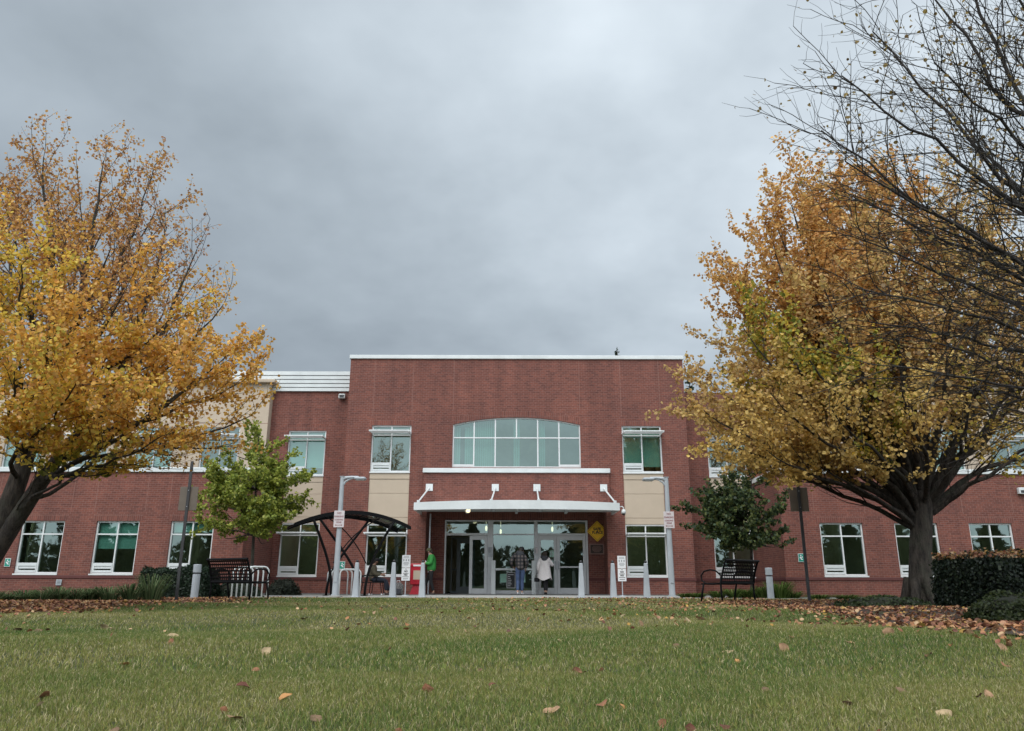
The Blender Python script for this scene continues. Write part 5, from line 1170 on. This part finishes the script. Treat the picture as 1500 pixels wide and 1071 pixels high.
def person(label, loc, rz, J, mats, hat=None, jacket_len=0., loose=1., hair=None, scarf=False, shirt=None):
    """J: joints in local metres, the person looks along +y; r / l joints right and left"""
    p = thing('person', label, 'person', loc, rz)
    g = lambda k: J[k]
    skinm, topm, legm, shoem = mats
    pel, ch, nk, hd = g('pelvis'), g('chest'), g('neck'), g('head')
    f = Vector(J.get('look', (0, 1, 0))).normalized(); upv = (Vector(hd)-Vector(nk)).normalized(); sdv = f.cross(upv).normalized(); H = Vector(hd)
    pt = lambda a, b, c: tuple(H+sdv*a+f*b+upv*c)
    ch_ = [[(pel, .13), (lerp(pel, ch, .5), .12), (ch, .13), (nk, .052), (pt(0, -.008, -.055), .06), (pt(0, 0, .0), .083), (pt(0, -.012, .06), .082), (pt(0, -.015, .105), .045)],
           [(pt(0, 0, .0), .083), (pt(0, .074, -.015), .016), (pt(0, .098, -.03), .012)],
           [(pt(0, -.008, -.055), .06), (pt(0, .058, -.075), .026)],
           [(pt(0, 0, .0), .083), (pt(.078, -.01, -.005), .014)], [(pt(0, 0, .0), .083), (pt(-.078, -.01, -.005), .014)]]
    for s in 'rl':
        sh, el, wr = g(s+'sh'), g(s+'el'), g(s+'wr'); ch_.append([(ch, .13), (sh, .058), (lerp(sh, el, .5), .048), (el, .040), (lerp(el, wr, .4), .038), (wr, .024)])
        d = Vector(wr)-Vector(el); ch_ += hand_chains(wr, J.get(s+'hd', tuple(d)), J.get(s+'th', (0, 1, .2)))
        hp, kn, an = g(s+'hp'), g(s+'kn'), g(s+'an'); ch_.append([(pel, .13), (hp, .085), (kn, .055), (lerp(kn, an, .35), .055), (an, .036)])
        an_ = Vector(an); fd = Vector(J.get(s+'ft', (0, 1, 0))).normalized(); ch_.append([(an, .036), (tuple(an_+fd*.05+Vector((0, 0, -.05))), .026), (tuple(an_+fd*.11+Vector((0, 0, -.062))), .016)])
    body = skin('body', ch_, skinm, p)
    # eyes and mouth sit on the face
    m = MB()
    for a in (-.032, .032): m.ell(pt(a, .076, .012), (.012, .012, .008), 8, 5)
    m.build('eyes', M['ink'], p, True); m = MB(); m.tube([pt(-.022, .083, -.058), pt(0, .087, -.056), pt(.022, .083, -.058)], .005, 5); m.build('mouth', M['signred'], p, True)
    # clothes
    L = loose; hem = lerp(ch, pel, 1.15+jacket_len)
    jc = [[(hem, .155*L), (lerp(ch, pel, .75), .15*L), (lerp(ch, pel, .35), .152*L), (ch, .15*L), (lerp(ch, nk, .75), .085)]]
    for s in 'rl':
        sh, el, wr = g(s+'sh'), g(s+'el'), g(s+'wr'); jc.append([(ch, .15*L), (sh, .085*L), (lerp(sh, el, .5), .072*L), (el, .066*L), (lerp(el, wr, .55), .06*L), (lerp(el, wr, .93), .05*L)])
    skin('jacket', jc, topm, p)
    tr = [[(lerp(pel, ch, .18), .135), (pel, .14)]]
    for s in 'rl':
        hp, kn, an = g(s+'hp'), g(s+'kn'), g(s+'an'); q = J.get('leg', 1.); tr.append([(pel, .14), (hp, .105*q), (lerp(hp, kn, .5), .092*q), (kn, .075*q), (lerp(kn, an, .4), .07*q), (lerp(kn, an, .92), .058*q)])
    skin('trousers', tr, legm, p)
    for s in 'rl':
        an = Vector(g(s+'an')); fd = Vector(J.get(s+'ft', (0, 1, 0))).normalized(); dn = Vector((0, 0, -1)); tl = Vector(J.get(s+'sole', (0, 0, 0)))
        skin('shoe', [[(tuple(an-fd*.02+dn*.0), .045), (tuple(an-fd*.035+dn*.058), .040), (tuple(an+fd*.07+dn*.058), .042), (tuple(an+fd*.17+dn*.066), .034)]], shoem, p)
    if hair:
        m = MB(); hv = []; m.ell((0, -.018, .035), (.098, .105, .105), 14, 9); m.ell((0, -.05, -.03), (.085, .06, .07), 12, 7)
        m.v = [pt(*q) for q in m.v]; m.build('hair', hair, p, True)
    if hat:
        kind, hm = hat; m = MB()
        if kind == 'beanie': m.lathe(0, 0, [(.103, -.0), (.108, .02), (.106, .05), (.098, .09), (.07, .125), (.03, .14), (0, .143)], 16); m.v = [pt(x, y-.01, z+.015) for x, y, z in m.v]
        elif kind == 'cap':
            m.lathe(0, 0, [(.102, .03), (.104, .05), (.098, .09), (.07, .118), (.03, .13), (0, .132)], 16)
            k = len(m.v); vs = []; 
            for i in range(9):
                a = math.pi*i/8; vs += [(.095*math.cos(a), .085*math.sin(a)+.02, .036), (.088*math.cos(a), .19*math.sin(a)+.03, .022)]
            m.add(vs, [(2*i, 2*i+1, 2*i+3, 2*i+2) for i in range(8)]); m.add([(x, y, z+.008) for x, y, z in vs], [(2*i, 2*i+2, 2*i+3, 2*i+1) for i in range(8)]); m.v = [pt(x, y-.005, z) for x, y, z in m.v]
        m.build('cap' if kind == 'cap' else 'beanie', hm, p, True)
    if scarf:
        m = MB()
        for k, (rr, z, t) in enumerate(((.115, -.15, .05), (.105, -.095, .045), (.10, -.20, .05))):
            pts = [(rr*math.cos(a)*1.05, rr*math.sin(a)*.9-.01, z+.015*math.sin(2*a+k)) for a in np.linspace(0, 6.2832, 17)]; m.tube([pt(*q) for q in pts], t, 8)
        m.build('scarf', scarf, p, True)
    return p
denim = plain('blue denim', (.042, .068, .14), .9, 0, .3, 9); blackc = plain('black cloth', (.012, .012, .014), .9); knit = plain('pale grey knit', (.66, .62, .62), .95, 0, .12, 30)
greenc = plain('bright green jacket cloth', (.03, .25, .045), .75, 0, .2, 8); olive = plain('olive shirt cloth', (.10, .085, .055), .9, 0, .25, 10); navy = plain('navy trouser cloth', (.018, .022, .035), .9, 0, .2, 10)
camo = plain('camouflage cloth', (.09, .09, .045), .9, 0, .7, 28); shoew = plain('grey white shoe', (.42, .42, .44), .6); shoeb = plain('black boot', (.012, .012, .012), .5); hairb = plain('dark hair', (.035, .026, .02), .7, 0, .3, 40)
plaid = plaid_mat('dark plaid flannel'); brownshoe = plain('brown shoe', (.06, .035, .03), .7); scarfm = plain('dark grey hood cloth', (.05, .052, .06), .95, 0, .5, 40)
# man in plaid, back to us, weight on one leg
J = dict(pelvis=(.03, -.02, .95), chest=(.0, .02, 1.34), neck=(.02, .07, 1.50), head=(.06, .12, 1.62), look=(.45, 1, -.25), rsh=(.185, .02, 1.40), rel=(.30, -.07, 1.15), rwr=(.24, .08, .97), lsh=(-.19, .03, 1.43), lel=(-.33, -.06, 1.18), lwr=(-.24, .16, 1.03),
         rhp=(.12, 0, .9), rkn=(.10, .08, .50), ran=(.09, .0, .10), lhp=(-.07, 0, .9), lkn=(-.06, .03, .5), lan=(-.07, -.16, .11), rft=(.45, 1, 0), lft=(-.05, 1, 0), leg=1.02)
person('man in dark plaid jacket, blue jeans and black beanie facing the sliding door', (X(761, 29.6, 865), 29.6, .02), 0, J, (SK, plaid, denim, shoew), ('beanie', blackc), .10, 1.14, hairb, scarfm)
# woman in a pale cardigan walking to the narrow door
J = dict(pelvis=(0, 0, .88), chest=(0, .01, 1.24), neck=(0, .02, 1.39), head=(.01, .05, 1.50), look=(.15, 1, -.1), rsh=(.165, 0, 1.31), rel=(.31, .04, 1.10), rwr=(.30, .24, 1.13), lsh=(-.165, 0, 1.31), lel=(-.25, -.05, 1.05), lwr=(-.24, .06, .84),
         rhp=(.08, 0, .83), rkn=(.07, .06, .46), ran=(.06, .0, .10), lhp=(-.08, 0, .83), lkn=(-.0, .0, .46), lan=(.01, -.06, .11), rft=(.1, 1, 0), lft=(0, 1, 0), leg=.88)
w = person('woman in a loose pale cardigan with dark hood and black leggings', (X(798, 30.6, 865), 30.6, .02), 0, J, (SK, knit, blackc, shoeb), None, .25, 1.12, hairb, scarfm)
m = MB(); prof = [(.20, 1.22), (.215, 1.05), (.24, .85), (.275, .66), (.29, .58)]; n = 24; vs = []
for k, (rr, z) in enumerate(prof):
    for i in range(n): a = 2*math.pi*i/n; wv = 1+.06*k/4*math.sin(5*a)+.03*math.sin(9*a); vs.append((rr*wv*math.cos(a), rr*.68*wv*math.sin(a), z-(.05*k/4*math.sin(3*a+.6) if k else 0)))
m.add(vs, [(k*n+i, (k+1)*n+i, (k+1)*n+(i+1) % n, k*n+(i+1) % n) for k in range(4) for i in range(n)]); m.build('cardigan_skirt', knit, w, True)
bg = thing('handbag', 'small black bag hanging at the left hand of the woman in the cardigan', 'bag', (w.location.x-.30, w.location.y+.02, .50)); m = MB(); m.rbox(-.10, .10, -.05, .05, 0, .16, .02); m.build('pouch', blackc, bg); m = MB(); m.tube([(-.08, 0, .16), (-.02, 0, .30), (.06, .02, .33), (.08, 0, .16)], .01, 6); m.build('strap', blackc, bg)
# man in a green jacket striding left
J = dict(pelvis=(0, 0, .93), chest=(0, .0, 1.32), neck=(.0, .03, 1.46), head=(.0, .08, 1.59), look=(0, 1, -.1), rsh=(.19, .0, 1.39), rel=(.24, -.05, 1.12), rwr=(.16, .20, 1.12), lsh=(-.19, 0, 1.39), lel=(-.24, .0, 1.12), lwr=(-.14, .24, 1.16),
         rhp=(.09, 0, .88), rkn=(.09, .18, .50), ran=(.08, .30, .11), lhp=(-.09, 0, .88), lkn=(-.08, .0, .47), lan=(-.08, -.12, .10), rft=(0, 1, .1), lft=(0, 1, 0), leg=.95)
gm = person('man in a bright green jacket, camouflage cap and dark trousers walking left', (X(631, 30.1, 865), 30.1, .02), R(90), J, (SK, greenc, blackc, brownshoe), ('cap', camo), .12, 1.25, hairb)
m = MB(); m.rbox(-.07, .07, .19, .24, 1.14, 1.24, .01); m.build('shirt_front', M['signwhite'], gm)
# seated man looking right
J = dict(pelvis=(0, .0, .53), chest=(0, -.04, .90), neck=(0, .0, 1.05), head=(.0, .06, 1.17), look=(0, 1, -.05), rsh=(.19, -.02, .98), rel=(.23, .06, .74), rwr=(.15, .30, .70), lsh=(-.19, -.02, .98), lel=(-.23, .05, .74), lwr=(-.12, .31, .74),
         rhp=(.1, .06, .53), rkn=(.12, .46, .52), ran=(.12, .50, .11), lhp=(-.1, .06, .53), lkn=(-.12, .44, .50), lan=(-.12, .58, .11), leg=1.0)
person('seated man in olive shirt and navy trousers on the black shelter bench', (sb.location.x, sb.location.y-.02, .02), R(-90), J, (SK2, olive, navy, brownshoe), ('cap', blackc), .05, 1.1, hairb)
bp = thing('backpack', 'grey patterned backpack on the walk under the left white notices', 'bag', (X(583, 28.6, 868), 28.6, .02)); m = MB()
m.rbox(-.19, .19, -.14, .14, 0, .40, .07); m.ell((0, 0, .36), (.16, .12, .09), 12, 7); m.build('body', plain('grey patterned canvas', (.13, .125, .12), .9, 0, .8, 18), bp, True)
m = MB(); m.rbox(-.13, .13, -.18, -.141, .04, .22, .015); m.build('pocket', scarfm, bp); m = MB(); m.tube([(-.06, 0, .43), (-.05, 0, .5), (.05, 0, .5), (.06, 0, .43)], .014, 6); m.build('strap', M['signwhite'], bp, True)

# ------------------------------------------------------------------ woods on the far side of the lawn, behind the camera (seen in the window glass)
r_ = np.random.default_rng(77); P = []
for k in range(64):
    x = -78+k*2.45+r_.normal(0, 1.2); y = -38-r_.uniform(0, 12); h = r_.uniform(7.5, 12.5) if abs(x+1) > 9 else r_.uniform(4.5, 7); h *= 1.3 if -9 < x < -4 else 1
    n = 2200; z = r_.uniform(0, 1, n)**.9; a = r_.uniform(0, 6.28, n); rr = ((1-z)**.8*h*.26+.15)*r_.uniform(.15, 1.15, n)*(.8+.3*np.sin(z*h*5+k+2*np.sin(a*2))); P.append(np.stack([x+rr*np.cos(a), y+rr*np.sin(a), z*h+.2], 1))
n = 26000; P.append(np.stack([r_.uniform(-80, 80, n), r_.uniform(-50, -40, n), r_.uniform(0, 1, n)**1.3*5.2], 1))
P = np.concatenate(P); c = A3([[.02, .032, .018], [.03, .042, .02], [.06, .055, .02]])[r_.integers(0, 3, len(P))]
V, L, S, C = leafcloud(P, r_.uniform(.25, .6, len(P)), r_.normal(0, 1, (len(P), 3)), c)
tag(npmesh('distant_woods', V, L, S, M['leaf'], C), 'dark belt of conifers across the street, reflected in the windows', 'woods', kind='stuff')

# ------------------------------------------------------------------ sky and light: heavy overcast
w = bpy.data.worlds.new('World'); scene.world = w; w.use_nodes = True; nt = w.node_tree; bgn = nt.nodes['Background']
SUN_EL, SUN_AZ = R(52), R(200)          # soft light from high behind the camera
sky = N(nt, 'ShaderNodeTexSky', sky_type='NISHITA'); sky.sun_disc = False; sky.sun_elevation = SUN_EL; sky.sun_rotation = SUN_AZ
tc = N(nt, 'ShaderNodeTexCoord').outputs['Generated']
sp = N(nt, 'ShaderNodeSeparateXYZ'); nt.links.new(tc, sp.inputs[0])
den = mathn(nt, 'ADD', mathn(nt, 'MAXIMUM', sp.outputs[2], 0.), .34)
pr = N(nt, 'ShaderNodeCombineXYZ')
nt.links.new(mathn(nt, 'DIVIDE', sp.outputs[0], den), pr.inputs[0]); nt.links.new(mathn(nt, 'DIVIDE', sp.outputs[1], den), pr.inputs[1])
mp = N(nt, 'ShaderNodeMapping'); mp.inputs['Location'].default_value = (1.6, 5.2, 0); nt.links.new(pr.outputs[0], mp.inputs[0])
n1 = noise(nt, mp.outputs[0], 1.7, 5, .5); n2 = noise(nt, mp.outputs[0], 4.6, 4, .5)
dt = N(nt, 'ShaderNodeVectorMath', operation='DOT_PRODUCT'); nt.links.new(tc, dt.inputs[0]); dt.inputs[1].default_value = Vector((.36, .70, .62)).normalized()
glow = N(nt, 'ShaderNodeMapRange', interpolation_type='SMOOTHSTEP'); nt.links.new(dt.outputs['Value'], glow.inputs[0]); glow.inputs[1].default_value = .74; glow.inputs[2].default_value = 1.
bk = N(nt, 'ShaderNodeMapRange', interpolation_type='SMOOTHSTEP'); nt.links.new(sp.outputs[1], bk.inputs[0]); bk.inputs[1].default_value = .45; bk.inputs[2].default_value = -.4
el = N(nt, 'ShaderNodeMapRange', interpolation_type='SMOOTHSTEP'); nt.links.new(sp.outputs[2], el.inputs[0]); el.inputs[1].default_value = .12; el.inputs[2].default_value = .62
base_ = mathn(nt, 'ADD', .20, mathn(nt, 'MULTIPLY', el.outputs[0], .07))
lum = mathn(nt, 'ADD', base_, mathn(nt, 'MULTIPLY', glow.outputs[0], .14)); lum = mathn(nt, 'ADD', lum, mathn(nt, 'MULTIPLY', bk.outputs[0], .52))
cl = mathn(nt, 'ADD', .40, mathn(nt, 'ADD', mathn(nt, 'MULTIPLY', n1, .62), mathn(nt, 'MULTIPLY', n2, .62)))
lum = mathn(nt, 'MULTIPLY', lum, cl)
tint = ramp(nt, lum, [(.12, (.83, .98, 1.12)), (.5, (.90, 1.0, 1.08))])
cc = N(nt, 'ShaderNodeVectorMath', operation='SCALE'); nt.links.new(tint, cc.inputs[0]); nt.links.new(mathn(nt, 'MULTIPLY', lum, 10.), cc.inputs['Scale'])
ad = mixc(nt, .04, cc.outputs[0], sky.outputs[0])          # a thin share of the clear sky above the cloud deck
nt.links.new(ad, bgn.inputs['Color']); bgn.inputs['Strength'].default_value = .1
sl = bpy.data.lights.new('sun', 'SUN'); sl.energy = 1.1; sl.angle = R(45); sl.color = (1., .97, .93); so = bpy.data.objects.new('sun', sl); COL.objects.link(so)
sd_ = Vector((math.sin(SUN_AZ)*math.cos(SUN_EL), math.cos(SUN_AZ)*math.cos(SUN_EL), math.sin(SUN_EL))); so.rotation_euler = (-sd_).to_track_quat('-Z', 'Y').to_euler(); so.location = (0, -20, 30)

vs = scene.view_settings; vs.view_transform = 'Standard'; vs.look = 'None'; vs.gamma = 1; vs.use_curve_mapping = False; vs.exposure = .86
scene.render.engine = 'CYCLES'; cy_ = scene.cycles; cy_.max_bounces = 6; cy_.transparent_max_bounces = 10; cy_.diffuse_bounces = 3; cy_.use_denoising = True; cy_.caustics_reflective = False; cy_.caustics_refractive = False
